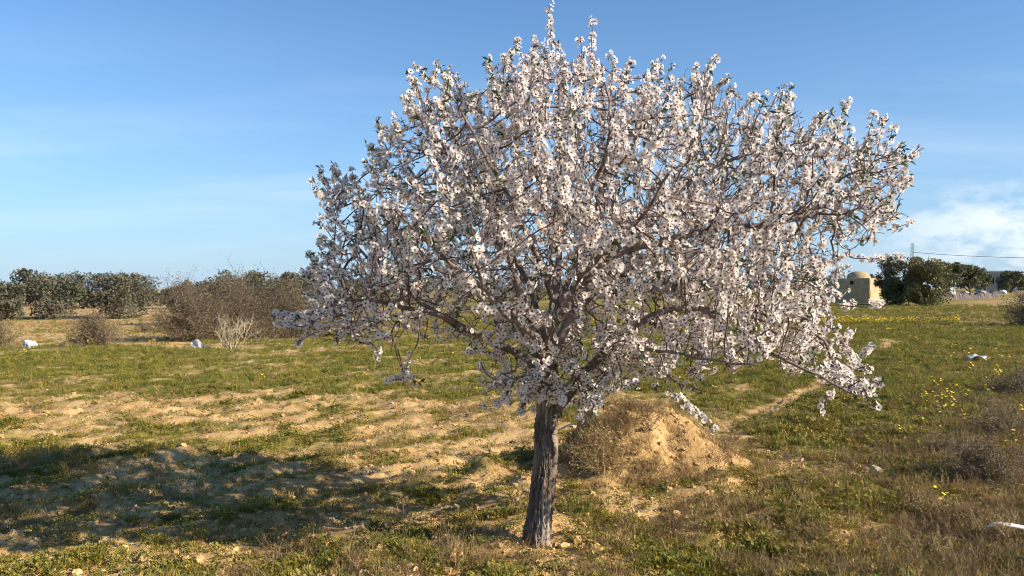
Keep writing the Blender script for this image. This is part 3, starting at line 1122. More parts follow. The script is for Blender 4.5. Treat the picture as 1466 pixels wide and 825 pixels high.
def flower_plant(seed, name, nfl=3, h=0.16, fs=0.016):
    r = np.random.default_rng(seed)
    V, Fc, fm = [], [], []
    for k in range(nfl):
        a = r.uniform(0, 6.28)
        x, y = 0.05 * math.cos(a), 0.05 * math.sin(a)
        hh = h * r.uniform(0.6, 1.0)
        b0 = len(V)
        V += [(x * .3 - .0015, y * .3, 0), (x * .3 + .0015, y * .3, 0), (x + .0012, y, hh), (x - .0012, y, hh)]
        Fc.append((b0, b0 + 1, b0 + 2, b0 + 3))
        fm.append(0)
        b0 = len(V)
        tilt = r.normal(0, 0.35, 2)
        V.append((x, y, hh + 0.003))
        for j in range(8):
            q = fs * (1.0 if j % 2 == 0 else 0.75)
            cx, cy = q * math.cos(j * .785), q * math.sin(j * .785)
            V.append((x + cx, y + cy, hh + 0.005 + cx * tilt[0] + cy * tilt[1]))
        for j in range(8):
            Fc.append((b0, b0 + 1 + j, b0 + 1 + (j + 1) % 8))
            fm.append(1)
    for k in range(14):
        a = r.uniform(0, 6.28)
        L = r.uniform(0.03, 0.07)
        b0 = len(V)
        z = r.uniform(0, h * .6)
        dx, dy = math.cos(a) * L, math.sin(a) * L
        V += [(0, 0, z), (dx * .5 - dy * .18, dy * .5 + dx * .18, z + .02), (dx, dy, z + .015), (dx * .5 + dy * .18, dy * .5 - dx * .18, z + .02)]
        Fc.append((b0, b0 + 1, b0 + 2, b0 + 3))
        fm.append(0)
    return bpy.data.objects.new(name, mesh_from(name, V, Fc, [M['grass'], M['yellow']], False, fm))


def rock_mesh(name, seed, mat, sub=2, amp=0.25, squash=0.7):
    import bmesh
    bm = bmesh.new()
    bmesh.ops.create_icosphere(bm, subdivisions=sub, radius=1.0)
    r = np.random.default_rng(seed)
    ph = r.uniform(0, 50, 3)
    for vtx in bm.verts:
        c = vtx.co
        k = 1 + amp * float(fbm(np.array([c.x * 1.1 + ph[0] + c.z]), np.array([c.y * 1.1 + ph[1] - c.z * .7]), 0.8, 3, s=int(ph[2]))[0]) * 1.6
        vtx.co = Vector((c.x * k, c.y * k * 0.85, c.z * k * squash))
    me = bpy.data.meshes.new(name)
    bm.to_mesh(me)
    bm.free()
    me.materials.append(mat)
    return me


def scatter(name, protos, pts, scl, rotz, idx, tilt=0.15, label=None):
    n = len(pts)
    me = bpy.data.meshes.new(name)
    me.vertices.add(n)
    me.vertices.foreach_set('co', np.asarray(pts, np.float32).ravel())
    a = me.attributes.new('scl', 'FLOAT', 'POINT')
    a.data.foreach_set('value', np.asarray(scl, np.float32))
    a = me.attributes.new('pick', 'INT', 'POINT')
    a.data.foreach_set('value', np.asarray(idx, np.int32))
    a = me.attributes.new('eul', 'FLOAT_VECTOR', 'POINT')
    e = np.stack([RNG.normal(0, tilt, n), RNG.normal(0, tilt, n), rotz], -1).astype(np.float32)
    a.data.foreach_set('vector', e.ravel())
    o = link(name, me)
    o['kind'] = 'stuff'
    if label:
        o['label'] = label
    col = bpy.data.collections.new(name + '_kinds')
    for k, p in enumerate(protos):
        p.name = '%02d_%s' % (k, p.name)
        col.objects.link(p)
    ng = bpy.data.node_groups.new(name + '_nodes', 'GeometryNodeTree')
    ng.interface.new_socket('Geometry', in_out='INPUT', socket_type='NodeSocketGeometry')
    ng.interface.new_socket('Geometry', in_out='OUTPUT', socket_type='NodeSocketGeometry')
    N, Lk = ng.nodes, ng.links
    gi, go = N.new('NodeGroupInput'), N.new('NodeGroupOutput')
    ci = N.new('GeometryNodeCollectionInfo')
    ci.inputs['Collection'].default_value = col
    ci.inputs['Separate Children'].default_value = True
    ci.inputs['Reset Children'].default_value = True
    iop = N.new('GeometryNodeInstanceOnPoints')
    iop.inputs['Pick Instance'].default_value = True

    def named(nm, ty):
        q = N.new('GeometryNodeInputNamedAttribute')
        q.data_type = ty
        q.inputs['Name'].default_value = nm
        return [s for s in q.outputs if s.enabled and s.name == 'Attribute'][0]
    e2r = N.new('FunctionNodeEulerToRotation')
    Lk.new(gi.outputs[0], iop.inputs['Points'])
    Lk.new(ci.outputs[0], iop.inputs['Instance'])
    Lk.new(named('pick', 'INT'), iop.inputs['Instance Index'])
    Lk.new(named('eul', 'FLOAT_VECTOR'), e2r.inputs[0])
    Lk.new(e2r.outputs[0], iop.inputs['Rotation'])
    Lk.new(named('scl', 'FLOAT'), iop.inputs['Scale'])
    Lk.new(iop.outputs[0], go.inputs[0])
    mod = o.modifiers.new('instances', 'NODES')
    mod.node_group = ng
    return o


def field_points(n, y0, y1, power=1.0, margin=1.65):
    """random ground points, denser near, over a sector wider than the view"""
    t = RNG.random(n)
    Y = (y0 ** (1 - power) + t * (y1 ** (1 - power) - y0 ** (1 - power))) ** (1 / (1 - power)) if power != 1 else y0 * (y1 / y0) ** t
    X = RNG.uniform(-1, 1, n) * (0.637 * margin * Y + 0.6)
    return X, Y


# power p: density per m2 goes as y^-(p+1)
NB = 400000
X, Y = field_points(NB, 3.0, 70, 1.35)
g_, d_ = cover(X, Y)
patchy = fbm(X, Y, 0.26, 4, s=99, rough=0.65)
pg = np.clip((g_ - 0.34 + 0.85 * patchy) * 1.25, 0.06, 0.75)
keepg = RNG.random(NB) < pg
X1, Y1 = X[keepg], Y[keepg]
g1 = g_[keepg]
Z1 = ground_h(X1, Y1)
wantgrass = np.clip(sstep(9, 13, Y1) * 0.50 + 0.22 + 0.3 * fbm(X1, Y1, 0.8, 2, s=101), 0, 1)
isg = RNG.random(len(X1)) < wantgrass
sc = RNG.uniform(0.40, 0.90, len(X1)) * (0.75 + 0.5 * g1) * (1 + 0.12 * sstep(9, 14, Y1) + 0.55 * sstep(14, 30, Y1) + 1.0 * sstep(30, 60, Y1))
rz = RNG.uniform(0, 6.28, len(X1))
grass_k = [tuft_grass(22, 0.085, 0.055, 0.9, 0.0030, k, M['grass'], 'grass_tuft') for k in range(4)]
weed_k = [tuft_weed(46, 0.080, 0.050, 0.024, k + 20, M['weed'], 'weed_cushion') for k in range(3)] + [tuft_weed(60, 0.11, 0.035, 0.017, 31, M['weed'], 'weed_mat'), tuft_weed(26, 0.06, 0.075, 0.034, 37, M['grass'], 'leafy_weed')]
scatter('grass', grass_k, np.stack([X1, Y1, Z1], -1)[isg], sc[isg], rz[isg], RNG.integers(0, 4, isg.sum()), label='short green grass growing in patches over the field')
nw = ~isg
scatter('weeds', weed_k, np.stack([X1, Y1, Z1], -1)[nw], sc[nw], rz[nw], RNG.integers(0, 5, nw.sum()), label='low yellow-green weeds carpeting the sandy soil')
print('grass', isg.sum(), 'weeds', nw.sum())

# dry straw
X, Y = field_points(130000, 3.0, 60, 1.35)
g_, d_ = cover(X, Y)
kd = RNG.random(len(X)) < np.clip((d_ - 0.10) * 1.0 + 0.30 * fbm(X, Y, 0.4, 3, s=111), 0, 0.55)
X, Y = X[kd], Y[kd]
# straw on the mound
q = RNG.random(1500) ** 0.5 * 1.05
a_ = RNG.uniform(0, 6.28, 1500)
xm, ym = MX + MR * q * np.cos(a_) * 0.95, MY + MR * q * np.sin(a_) * 0.82
zm = np.array([mound_z(x, y) for x, y in zip(xm, ym)])
kk = RNG.random(1500) < 0.32 + 0.60 * sstep(0.0, 0.5, (MY - ym) * 0.8 + (MX - xm) * 0.5)
Xa, Ya, Za = np.concatenate([X, xm[kk]]), np.concatenate([Y, ym[kk]]), np.concatenate([ground_h(X, Y), zm[kk]])
straw_k = [tuft_grass(16, 0.13, 0.045, 1.1, 0.0019, 50 + k, M['straw'], 'straw_tuft') for k in range(3)] + [tuft_stalks(9, 0.20, 0.05, 60, M['straw'], 'dry_stalks'), tuft_stalks(12, 0.20, 0.06, 61, M['drytwig'], 'dead_twigs', 0.0022)]
scatter('dry_grass', straw_k, np.stack([Xa, Ya, Za], -1), RNG.uniform(0.30, 0.85, len(Xa)) * (1 + 0.12 * sstep(0.38, 0.55, Xa / Ya)) * (1 + 0.5 * sstep(15, 40, Ya)), RNG.uniform(0, 6.28, len(Xa)), RNG.integers(0, 5, len(Xa)), label='dry straw and dead stalks scattered over the soil')
print('straw', len(Xa))

# clods of earth, pebbles and fallen petals
X, Y = field_points(62000, 3.0, 22, 1.5)
g_, d_ = cover(X, Y)
kc = RNG.random(len(X)) < np.clip(0.75 - g_ * 1.1, 0.05, 1)
X, Y = X[kc], Y[kc]
clod_k = [bpy.data.objects.new('clod', rock_mesh('clod', 200 + k, M['clod'], 2, 0.85, 0.55)) for k in range(5)]
sc = 0.006 + 0.026 * RNG.random(len(X)) ** 3
q = RNG.random(500) ** 0.5
a_ = RNG.uniform(0, 6.28, 500)
xm, ym = MX + MR * q * np.cos(a_) * 0.95, MY + MR * q * np.sin(a_) * 0.82
zm = np.array([mound_z(x, y) for x, y in zip(xm, ym)])
scatter('soil_clods', clod_k, np.concatenate([np.stack([X, Y, ground_h(X, Y)], -1), np.stack([xm, ym, zm], -1)]), np.concatenate([sc, RNG.uniform(0.008, 0.024, 500)]), RNG.uniform(0, 6.28, len(X) + 500), RNG.integers(0, 5, len(X) + 500), 0.5, label='crumbled clods of sandy earth')
n = 900
xp = 0.1 + RNG.normal(0, 1.1, n) - 0.5
yp = TY - 0.1 + RNG.normal(0, 0.9, n)
pet = bpy.data.objects.new('petal', mesh_from('petal', [(0, 0, .002), (.5, .4, .2), (1, 0, .15), (.5, -.4, .1)], [(0, 1, 2, 3)], M['petal']))
scatter('fallen_petals', [pet], np.stack([xp, yp, ground_h(xp, yp) + 0.008], -1), RNG.uniform(0.009, 0.016, n), RNG.uniform(0, 6.28, n), np.zeros(n), 0.3, label='fallen white petals on the soil under the tree')
n = 500
X, Y = field_points(n, 3.0, 14, 1.5)
peb = [bpy.data.objects.new('pebble', rock_mesh('pebble', 300 + k, M['pale_stone'], 2, 0.25, 0.6)) for k in range(3)]
scatter('pebbles', peb, np.stack([X, Y, ground_h(X, Y) + 0.003], -1), RNG.uniform(0.006, 0.018, n), RNG.uniform(0, 6.28, n), RNG.integers(0, 3, n), 0.4, label='pale pebbles lying among the weeds')

# yellow flowers: a strip across the right of the field, loose groups elsewhere
fx, fy, fs_ = [], [], []
for _ in range(520):
    Yq_ = RNG.normal(34.3, 1.1)
    uq = RNG.uniform(1150, 1372)
    fx.append((uq - CU) / F * Yq_)
    fy.append(Yq_)
    fs_.append(RNG.uniform(0.9, 1.7))
for (uc, vc_, su, sv, n) in ((1355, 575, 22, 14, 26), (1330, 600, 40, 22, 16), (1425, 540, 25, 18, 26), (1440, 640, 25, 20, 8), (1340, 500, 60, 20, 40), (880, 540, 60, 14, 26), (990, 470, 120, 14, 160), (690, 450, 120, 10, 90), (620, 500, 80, 20, 10), (1345, 730, 16, 5, 5), (860, 810, 8, 5, 1), (230, 492, 30, 5, 10), (60, 505, 35, 8, 6), (370, 540, 150, 20, 12), (1300, 455, 80, 8, 60)):
    for _ in range(n):
        uq, vq = RNG.normal(uc, su), max(446, RNG.normal(vc_, sv))
        xq, yq = flat_pt(uq, vq)
        fx.append(xq)
        fy.append(yq)
        fs_.append(RNG.uniform(0.6, 1.15) * (1 + 0.7 * float(sstep(12, 30, yq))))
fx, fy = np.array(fx), np.array(fy)
scatter('yellow_flowers', [flower_plant(400 + k, 'yellow_flower_plant', 3 + k, 0.15, 0.017) for k in range(3)], np.stack([fx, fy, ground_h(fx, fy)], -1), np.array(fs_), RNG.uniform(0, 6.28, len(fx)), RNG.integers(0, 3, len(fx)), 0.1, label='yellow wild flowers dotted through the grass')


# ------------------------------------------------------------------ shrubs and trees behind
def stick_shrub(name, label, cat, base, w, h, n, leafmat, stickmat, seed, leaf=0.03, nleaf=2500, dens_low=0.5, group=None, r0=0.010, lean=0.0, sticks=True):
    """rounded many-stemmed shrub: forked sticks and small leaf or thorn faces around them"""
    r = np.random.default_rng(seed)
    o = thing(name, label, cat, base, 0, group)
    t = Tubes()
    ends = []
    for k in range(n):
        a = r.uniform(0, 6.28)
        el = r.uniform(0.05, 1.5)
        d = np.array([math.cos(a) * math.cos(el), math.sin(a) * math.cos(el), math.sin(el) + 0.1])
        L = r.uniform(0.75, 1.08)
        end = np.array([d[0] * w / 2 * L + lean * h, d[1] * w / 2 * L, max(0.05, d[2] * h * L * 0.92)])
        st = np.array([r.normal(0, w * .10), r.normal(0, w * .10), -0.03])
        mid = (st + end) / 2 + r.normal(0, 0.08 * h, 3)
        mid[2] = max(mid[2], 0.03)
        c = smooth_curve([st, mid, end], h * 0.12)
        c[1:] += r.normal(0, 0.015 * h, c[1:].shape)
        t.add(c, np.linspace(r0, r0 * .35, len(c)), 3)
        for _ in range(7):
            i = r.integers(len(c) // 3, len(c))
            e = c[i] + r.normal(0, 0.13 * h, 3) + np.array([0, 0, .05 * h])
            e[2] = max(e[2], 0.02)
            m_ = (c[i] + e) / 2 + r.normal(0, 0.02 * h, 3)
            t.add([c[i], m_, e], np.linspace(r0 * .5, r0 * .25, 3), 3)
            ends += [m_, e]
        ends += list(c[len(c) // 3:])
    link('stems', t.mesh('stems', stickmat, False), o)
    ends = np.array(ends)
    k = r.integers(0, len(ends), nleaf)
    p = ends[k] + r.normal(0, 0.05 * h, (nleaf, 3))
    p[:, 2] = np.maximum(p[:, 2], 0.015)
    vv, ff = stamp(LV[:4] * np.array([1.6, 1, 1]), np.array([(0, 1, 2, 3)]), p, rot_to(r.normal(0, 1, (nleaf, 3)), r.uniform(0, 6.28, nleaf)), leaf * r.uniform(0.6, 1.4, nleaf))
    f = link('foliage', mesh_from('foliage', vv, ff, leafmat), o)
    return o


def leafy_tree(name, label, base, w, h, mat, seed, n=6500, leaf=0.16, low=0.15, group=None, lobes=26, cat='tree'):
    """evergreen: short forked trunk, crown of leaf sprays on many uneven lobes"""
    r = np.random.default_rng(seed)
    n = int(n * 1.3)
    lobes = int(lobes * 1.4)
    o = thing(name, label, cat, base, 0, group)
    t = Tubes()
    L, S_ = [], []
    for k in range(lobes):
        a = r.uniform(0, 6.28)
        q = math.sqrt(r.random()) * 0.40
        zz_ = low + (0.92 - low) * r.random() ** 0.8
        prof_ = math.sqrt(max(0.08, 1 - abs((zz_ - 0.45) / 0.62) ** 2.2))
        L.append((w * q * prof_ * math.cos(a), w * q * prof_ * math.sin(a), h * zz_))
        S_.append(r.uniform(0.07, 0.17) * (w + h) / 2)
    L, S_ = np.array(L), np.array(S_)
    S_ = np.minimum(S_, h * 1.02 - L[:, 2])
    S_ = np.maximum(S_, 0.06 * h)
    for k in range(5):
        e = L[r.integers(0, lobes)]
        t.add(smooth_curve([(r.normal(0, .05), r.normal(0, .05), -0.15), (e[0] * .25, e[1] * .25, e[2] * .45), e], 0.25), np.linspace(0.11, 0.03, len(smooth_curve([(0, 0, 0), (e[0] * .25, e[1] * .25, e[2] * .45), e], 0.25))) if False else 0.07, 6)
    link('trunk', t.mesh('trunk', M['twig']), o)
    k = r.integers(0, lobes, n)
    d = r.normal(0, 1, (n, 3))
    d /= np.linalg.norm(d, axis=1)[:, None]
    q = 0.45 + 0.6 * r.random(n) ** 0.7 + 0.14 * (r.random(n) < 0.10)
    p = L[k] + d * (S_[k] * q)[:, None] * np.array([1.15, 1.15, 0.95])
    p[:, 2] = np.clip(p[:, 2], 0.02, None)
    dirs = d * 0.6 + r.normal(0, 0.7, (n, 3)) + np.array([0, 0, .5])
    sd = np.cross(dirs, r.normal(0, 1, (n, 3)))
    sd /= np.linalg.norm(sd, axis=1)[:, None]
    dirs /= np.linalg.norm(dirs, axis=1)[:, None]
    Rm = np.stack([sd, dirs, np.cross(sd, dirs)], -1)
    # a spray: three narrow leaves
    L4 = LV[:4]
    SV = np.concatenate([L4 * np.array([1.0, 1, 1]), L4 @ np.array([[.8, .55, .1], [-.55, .8, .2], [0, 0, 1]]), L4 @ np.array([[.8, -.55, -.1], [.55, .8, .15], [0, 0, 1]])])
    SF = np.concatenate([[(0, 1, 2, 3)], [(4, 5, 6, 7)], [(8, 9, 10, 11)]])
    vv, ff = stamp(SV, SF, p, Rm, 0.80 * leaf * r.uniform(0.55, 1.3, n))
    link('crown', mesh_from('crown', vv, ff, mat), o)
    return o


def wpx(px, Y):
    return px / F * Y


# left side
leafy_tree('olive_tree', 'broad grey-green olive tree beyond the white boulder and left dry bush', at(64, 58), wpx(122, 58), 3.55, M['olive'], 501, low=0.10, leaf=0.19, group='olive trees along the far edge of the field')
leafy_tree('olive_tree', 'grey-green olive tree behind the small round dark dry shrub', at(170, 61), wpx(126, 61), 3.4, M['olive'], 502, low=0.10, leaf=0.19, group='olive trees along the far edge of the field')
leafy_tree('olive_tree', 'olive tree half cut off by the picture edge behind the low tan bush', at(-8, 44), wpx(90, 44), 2.35, M['olive'], 503, low=0.05, leaf=0.15, group='olive trees along the far edge of the field')
leafy_tree('olive_tree', 'grey-green olive top rising over the brown thicket above the bare fig', at(350, 44), wpx(120, 44), 2.95, M['olive'], 504, low=0.15, leaf=0.15, group='olive trees along the far edge of the field')
leafy_tree('olive_tree', 'grey-green olive top over the brown thicket next to the blossom branches', at(432, 46), wpx(125, 46), 2.95, M['olive'], 505, low=0.15, leaf=0.15, group='olive trees along the far edge of the field')
leafy_tree('olive_tree', 'dark olive top behind the open end of the brown thicket', at(285, 46), wpx(80, 46), 2.45, M['olive'], 506, low=0.15, leaf=0.15, group='olive trees along the far edge of the field')
stick_shrub('dry_shrub', 'low tan dry bush at the picture edge beside the white boulder', 'shrub', at(-6, 19.8), wpx(78, 20), 0.72, 70, M['shrubleaf'], M['drytwig_pale'], 510, 0.03, 3500)
stick_shrub('dry_shrub', 'small round dark dry shrub standing alone before the olive trees', 'shrub', at(134, 20.5), wpx(96, 20.5), 0.86, 90, M['shrubleaf'], M['drytwig'], 511, 0.028, 8000)
stick_shrub('dry_shrub', 'thin low brown shrub on the pale sandy patch', 'shrub', at(207, 30), wpx(36, 30), 0.38, 40, M['shrubleaf'], M['drytwig'], 512, 0.03, 900)
TH_G = 'brown thorny shrubs of the thicket'
stick_shrub('thorn_shrub', 'dark brown thorny shrub at the open end of the thicket', 'shrub', at(272, 23.8), wpx(126, 24), 1.72, 110, M['shrubleaf'], M['drytwig'], 513, 0.038, 20000, group=TH_G)
stick_shrub('thorn_shrub', 'tall brown thorny shrub directly behind the bare fig tree', 'shrub', at(345, 25.0), wpx(130, 25), 1.85, 110, M['shrubleaf'], M['drytwig'], 514, 0.038, 20000, group=TH_G)
stick_shrub('thorn_shrub', 'brown thorny shrub between the bare fig and the blossom branches', 'shrub', at(410, 25.5), wpx(128, 25.5), 1.8, 110, M['shrubleaf'], M['drytwig'], 515, 0.038, 19000, group=TH_G)
stick_shrub('thorn_shrub', 'brown thorny shrub half hidden behind the low blossom branches', 'shrub', at(490, 27), wpx(120, 27), 1.7, 90, M['shrubleaf'], M['drytwig'], 516, 0.04, 7000, group=TH_G)


# bare fig
def bare_tree(name, label, base, w, h, seed, mat, r0=0.03, stems=9, depth=3, cat='tree', group=None):
    r = np.random.default_rng(seed)
    o = thing(name, label, cat, base, 0, group)
    tops = Tubes()

    def br(p, d, L, rr_, lev, T):
        pts = [p]
        for k in range(5):
            d = d + r.normal(0, 0.17, 3) + np.array([0, 0, 0.10])
            d /= np.linalg.norm(d)
            pts.append(pts[-1] + d * L / 5)
        T.add(pts, np.linspace(rr_, rr_ * .55, 6), 6 if lev == 0 else 5)
        if lev < depth:
            for k in range(r.integers(2, 4)):
                i = r.integers(2, 6)
                e = d + r.normal(0, 0.55, 3)
                e[2] = max(e[2], -0.05)
                e /= np.linalg.norm(e)
                br(pts[i], e, L * r.uniform(.45, .7), rr_ * .6, lev + 1, tops)
    for k in range(stems):
        a = k / stems * 6.28 + r.normal(0, .3)
        sp = r.uniform(0.3, 1.6)
        d = np.array([math.cos(a) * sp * w / h * .6, math.sin(a) * sp * .5, r.uniform(.5, 1.0)])
        d /= np.linalg.norm(d)
        T = Tubes()
        br(np.array([r.normal(0, .05), r.normal(0, .05), -0.05]), d, h * r.uniform(.45, .7), r0, 0, T)
        link('stem', T.mesh('stem', mat), o)
    link('branches', tops.mesh('branches', mat), o)
    return o


bare_tree('fig_tree', 'bare pale-grey fig tree with crooked spreading stems before the brown thicket', at(333, 19.8), 2.0, 1.05, 521, M['figbark'], 0.014, 13)
bare_tree('sapling', 'bare brown sapling standing by the strip of yellow flowers', at(1313, 27.8), 0.5, 0.85, 522, M['drytwig'], 0.012, 4)

# right side
leafy_tree('evergreen_tree', 'dark dense evergreen tree beside the domed stone tomb', at(1287, 69), wpx(66, 69), 4.05, M['olive_dark'], 531, 7000, 0.20, 0.06)
leafy_tree('evergreen_tree', 'taller olive-green tree growing against the dark evergreen, foliage to the ground', at(1326, 67), wpx(66, 67), 4.25, M['olive_yel'], 532, 7000, 0.20, 0.06)
FR = 'trees behind the dark rubble bank'
leafy_tree('olive_tree', 'large dark olive tree behind the rubble bank, next to the paired evergreens', at(1358, 108), wpx(56, 108), 4.0, M['olive_dark'], 533, 4500, 0.28, 0.2, FR)
leafy_tree('olive_tree', 'rounded olive tree behind the middle of the rubble bank', at(1388, 110), wpx(48, 110), 3.8, M['olive_dark'], 534, 4500, 0.28, 0.2, FR)
leafy_tree('olive_tree', 'small tree with visible stem just before the grey house', at(1411, 112), wpx(22, 112), 2.9, M['olive_dark'], 535, 1800, 0.24, 0.4, FR)
leafy_tree('olive_tree', 'dark tree in front of the far end of the grey house', at(1447, 118), wpx(44, 118), 3.1, M['olive_dark'], 536, 3500, 0.28, 0.15, FR)
leafy_tree('olive_tree', 'dark tree past the grey house, cut by the picture edge', at(1478, 122), wpx(40, 122), 3.3, M['olive_dark'], 537, 3500, 0.28, 0.15, FR)
leafy_tree('olive_tree', 'olive tree whose top shows behind the domed tomb', at(1248, 95), wpx(40, 95), 2.4, M['olive_dark'], 538, 2500, 0.24, 0.1)
stick_shrub('thorn_shrub', 'dark thorny bush at the picture edge beyond the dry weeds', 'shrub', at(1478, 31), wpx(86, 31), 1.35, 110, M['shrubleaf'], M['drytwig'], 541, 0.05, 8000)
# trees far off, seen through the blossom
FAR = ['far skyline olive tree just past the end of the brown thicket', 'far skyline olive tree behind the end of the left drooping limb', 'far skyline olive tree behind the root of the left drooping limb',
       'far skyline olive tree directly behind the trunk fork', 'far skyline olive tree behind the first bend of the right limb', 'far skyline olive tree behind the thick part of the right limb',
       'far skyline olive tree above the bare earth path', 'far skyline olive tree next but one to the domed tomb', 'far skyline olive tree nearest the domed tomb, behind its annex']
for k, (uu, yy, ww, hh) in enumerate(((520, 90, 90, 3.1), (600, 100, 110, 3.4), (690, 110, 100, 3.3), (770, 105, 110, 3.2), (860, 112, 110, 3.4), (950, 108, 100, 3.1), (1035, 115, 105, 3.3), (1110, 112, 90, 2.9), (1175, 118, 80, 2.9))):
    leafy_tree('olive_tree', FAR[k], at(uu, yy), wpx(ww, yy), hh, M['olive'], 550 + k, 1800, 0.34, 0.1, 'olive trees on the skyline behind the blossom')

LFAR = [(-20, 'behind the olive cut by the picture edge'), (40, 'behind the broad olive, to its edge side'), (95, 'in the gap between the two broad olives'), (150, 'behind the second broad olive'), (205, 'in the gap before the brown thicket'),
        (262, 'behind the open end of the thicket'), (318, 'behind the thicket over the bare fig'), (378, 'behind the two olive tops of the thicket'), (445, 'behind the thicket beside the blossom')]
for k, (uu, lab) in enumerate(LFAR):
    yy = 92 + 7 * math.sin(k * 2.1)
    leafy_tree('olive_tree', 'far low olive tree ' + lab, at(uu, yy), wpx(74, yy), 2.0 + 0.3 * math.sin(k * 1.7), M['olive'], 580 + k, 1500, 0.34, 0.02, 'low olive trees along the far left skyline')
# foreground dry shrubs on the right
DG = 'dry brown shrubs at the field edge'
stick_shrub('dry_shrub', 'dense dark-brown dry shrub with shaded hollow near the pale stone', 'shrub', at(1405, 6.1), 0.80, 0.30, 90, M['shrubleaf'], M['drytwig'], 561, 0.014, 5200, r0=0.0035, group=DG)
stick_shrub('dry_shrub', 'grey-brown dry shrub between the yellow flowers and the dark dry shrub', 'shrub', at(1438, 8.0), 0.95, 0.36, 80, M['shrubleaf'], M['drytwig_pale'], 562, 0.014, 4200, r0=0.0035, group=DG)
stick_shrub('dry_shrub', 'straw-coloured twiggy dead weed beside the bleached stick', 'shrub', at(1345, 4.35), 0.75, 0.20, 60, M['straw'], M['drytwig_pale'], 563, 0.010, 1500, r0=0.0022, group=DG)
stick_shrub('dry_shrub', 'tangle of pale dead stalks under the bleached stick', 'shrub', at(1440, 4.55), 0.7, 0.24, 60, M['straw'], M['drytwig_pale'], 564, 0.010, 1200, r0=0.0022, group=DG)
stick_shrub('dry_shrub', 'low brown dead bush in the grass below the scrap of white plastic', 'shrub', at(1452, 11.5), 1.1, 0.34, 80, M['shrubleaf'], M['drytwig'], 565, 0.02, 3500, r0=0.004, group=DG)
stick_shrub('dry_shrub', 'flat sprawling brown dead brush just beyond the dark dry shrub', 'shrub', at(1350, 7.0), 0.85, 0.20, 80, M['shrubleaf'], M['drytwig'], 567, 0.012, 2400, r0=0.003, group=DG)
stick_shrub('dry_shrub', 'small grey-brown dead bush between the pale stone and the bleached stick', 'shrub', at(1330, 5.3), 0.55, 0.17, 70, M['straw'], M['drytwig'], 568, 0.010, 1500, r0=0.0025, group=DG)
# dry bush on the mound's face
xb, yb = (858 - CU) / F * 6.25, 6.25
bx_ = stick_shrub('dry_bush', 'grey-green dry bush on the shaded face of the soil mound', 'shrub', (xb, yb, mound_z(xb, yb) - 0.03), 0.74, 0.30, 110, M['straw'], M['drytwig_pale'], 566, 0.013, 2600, r0=0.0026)


# ------------------------------------------------------------------ stones and scraps
def rock(name, label, cat, loc, size, seed, mat, squash=0.75, rz=0.0, amp=0.45, crack=False):
    me = rock_mesh(name, seed, mat, 3, amp, squash)
    if crack:
        for vtx in me.vertices:
            k = abs(vtx.co.x * 0.75 + vtx.co.z * 0.85 + 0.12 * vtx.co.y)
            vtx.co *= 1 - 0.30 * math.exp(-(k / 0.10) ** 2)
    o = link(name, me)
    o.location = (loc[0], loc[1], loc[2] + size * squash * 0.32)
    o.scale = (size, size, size)
    o.rotation_euler = (0.1, 0.05, rz)
    return tag(o, label, cat)


rock('boulder', 'white boulder with a dark crack at the field edge', 'boulder', at(40, 18.9), 0.155, 601, M['white_stone'], 0.95, 0.4, crack=True)
rock('boulder', 'small white boulder beside the bare fig tree', 'boulder', at(281, 20.1), 0.115, 602, M['white_stone'], 1.0, 0.2)
rock('stone', 'low pale stone between the small white boulder and the fig', 'stone', at(297, 20.2), 0.09, 603, M['white_stone'], 0.5, 0.9)
rock('stone', 'pale beige stone half sunk in the weeds near the dark dry shrub', 'stone', at(1254, 6.35), 0.058, 604, M['pale_stone'], 0.8, 0.2)


def sheet(name, label, cat, loc, w, d, seed, mat, rz=0.0, lift=0.04, thick=0.006):
    """crumpled scrap with thickness"""
    r = np.random.default_rng(seed)
    n = 10
    V, Fc = [], []
    gx, gy = np.meshgrid(np.linspace(-.5, .5, n), np.linspace(-.5, .5, n))
    zz_ = lift * (0.6 + fbm(gx * 3 + seed, gy * 3, 0.8, 3, s=seed % 50)) * (1 - 0.5 * np.hypot(gx, gy))
    ex = 1 + 0.25 * fbm(gy * 4 + seed, gx * 2, 1.0, 2, s=3)
    top = np.stack([gx * w * ex, gy * d * ex, zz_ + thick], -1).reshape(-1, 3)
    bot = top - np.array([0, 0, thick])
    V = np.concatenate([top, bot])
    ii_ = np.arange(n * n).reshape(n, n)
    t_ = np.stack([ii_[:-1, :-1], ii_[:-1, 1:], ii_[1:, 1:], ii_[1:, :-1]], -1).reshape(-1, 4)
    rim = [ii_[0, :], ii_[:, -1], ii_[-1, ::-1], ii_[::-1, 0]]
    sd_ = []
    for e in rim:
        for a, bb in zip(e[:-1], e[1:]):
            sd_.append((a, a + n * n, bb + n * n, bb))
    Fc = np.concatenate([t_, t_[:, ::-1] + n * n, np.array(sd_)])
    o = link(name, mesh_from(name, V, Fc, mat, True))
    o.location = loc
    o.rotation_euler = (0, 0, rz)
    return tag(o, label, cat)


sheet('plastic_scrap', 'crumpled white-blue plastic scrap lying in the green grass', 'litter', at(1399, 16.2) + Vector((0, 0, 0.04)), 0.34, 0.20, 611, M['plastic'], -0.4, 0.10)
sheet('red_scrap', 'small red plastic scrap on the ground by the round dark shrub', 'litter', at(176, 20.0) + Vector((0, 0, .01)), 0.26, 0.12, 612, M['red'], 0.3, 0.06)
sheet('plastic_scrap', 'tiny white plastic flake in the near weeds', 'litter', at(1141, 4.32) + Vector((0, 0, .015)), 0.045, 0.02, 613, M['plastic'], 0.5, 0.012, 0.002)

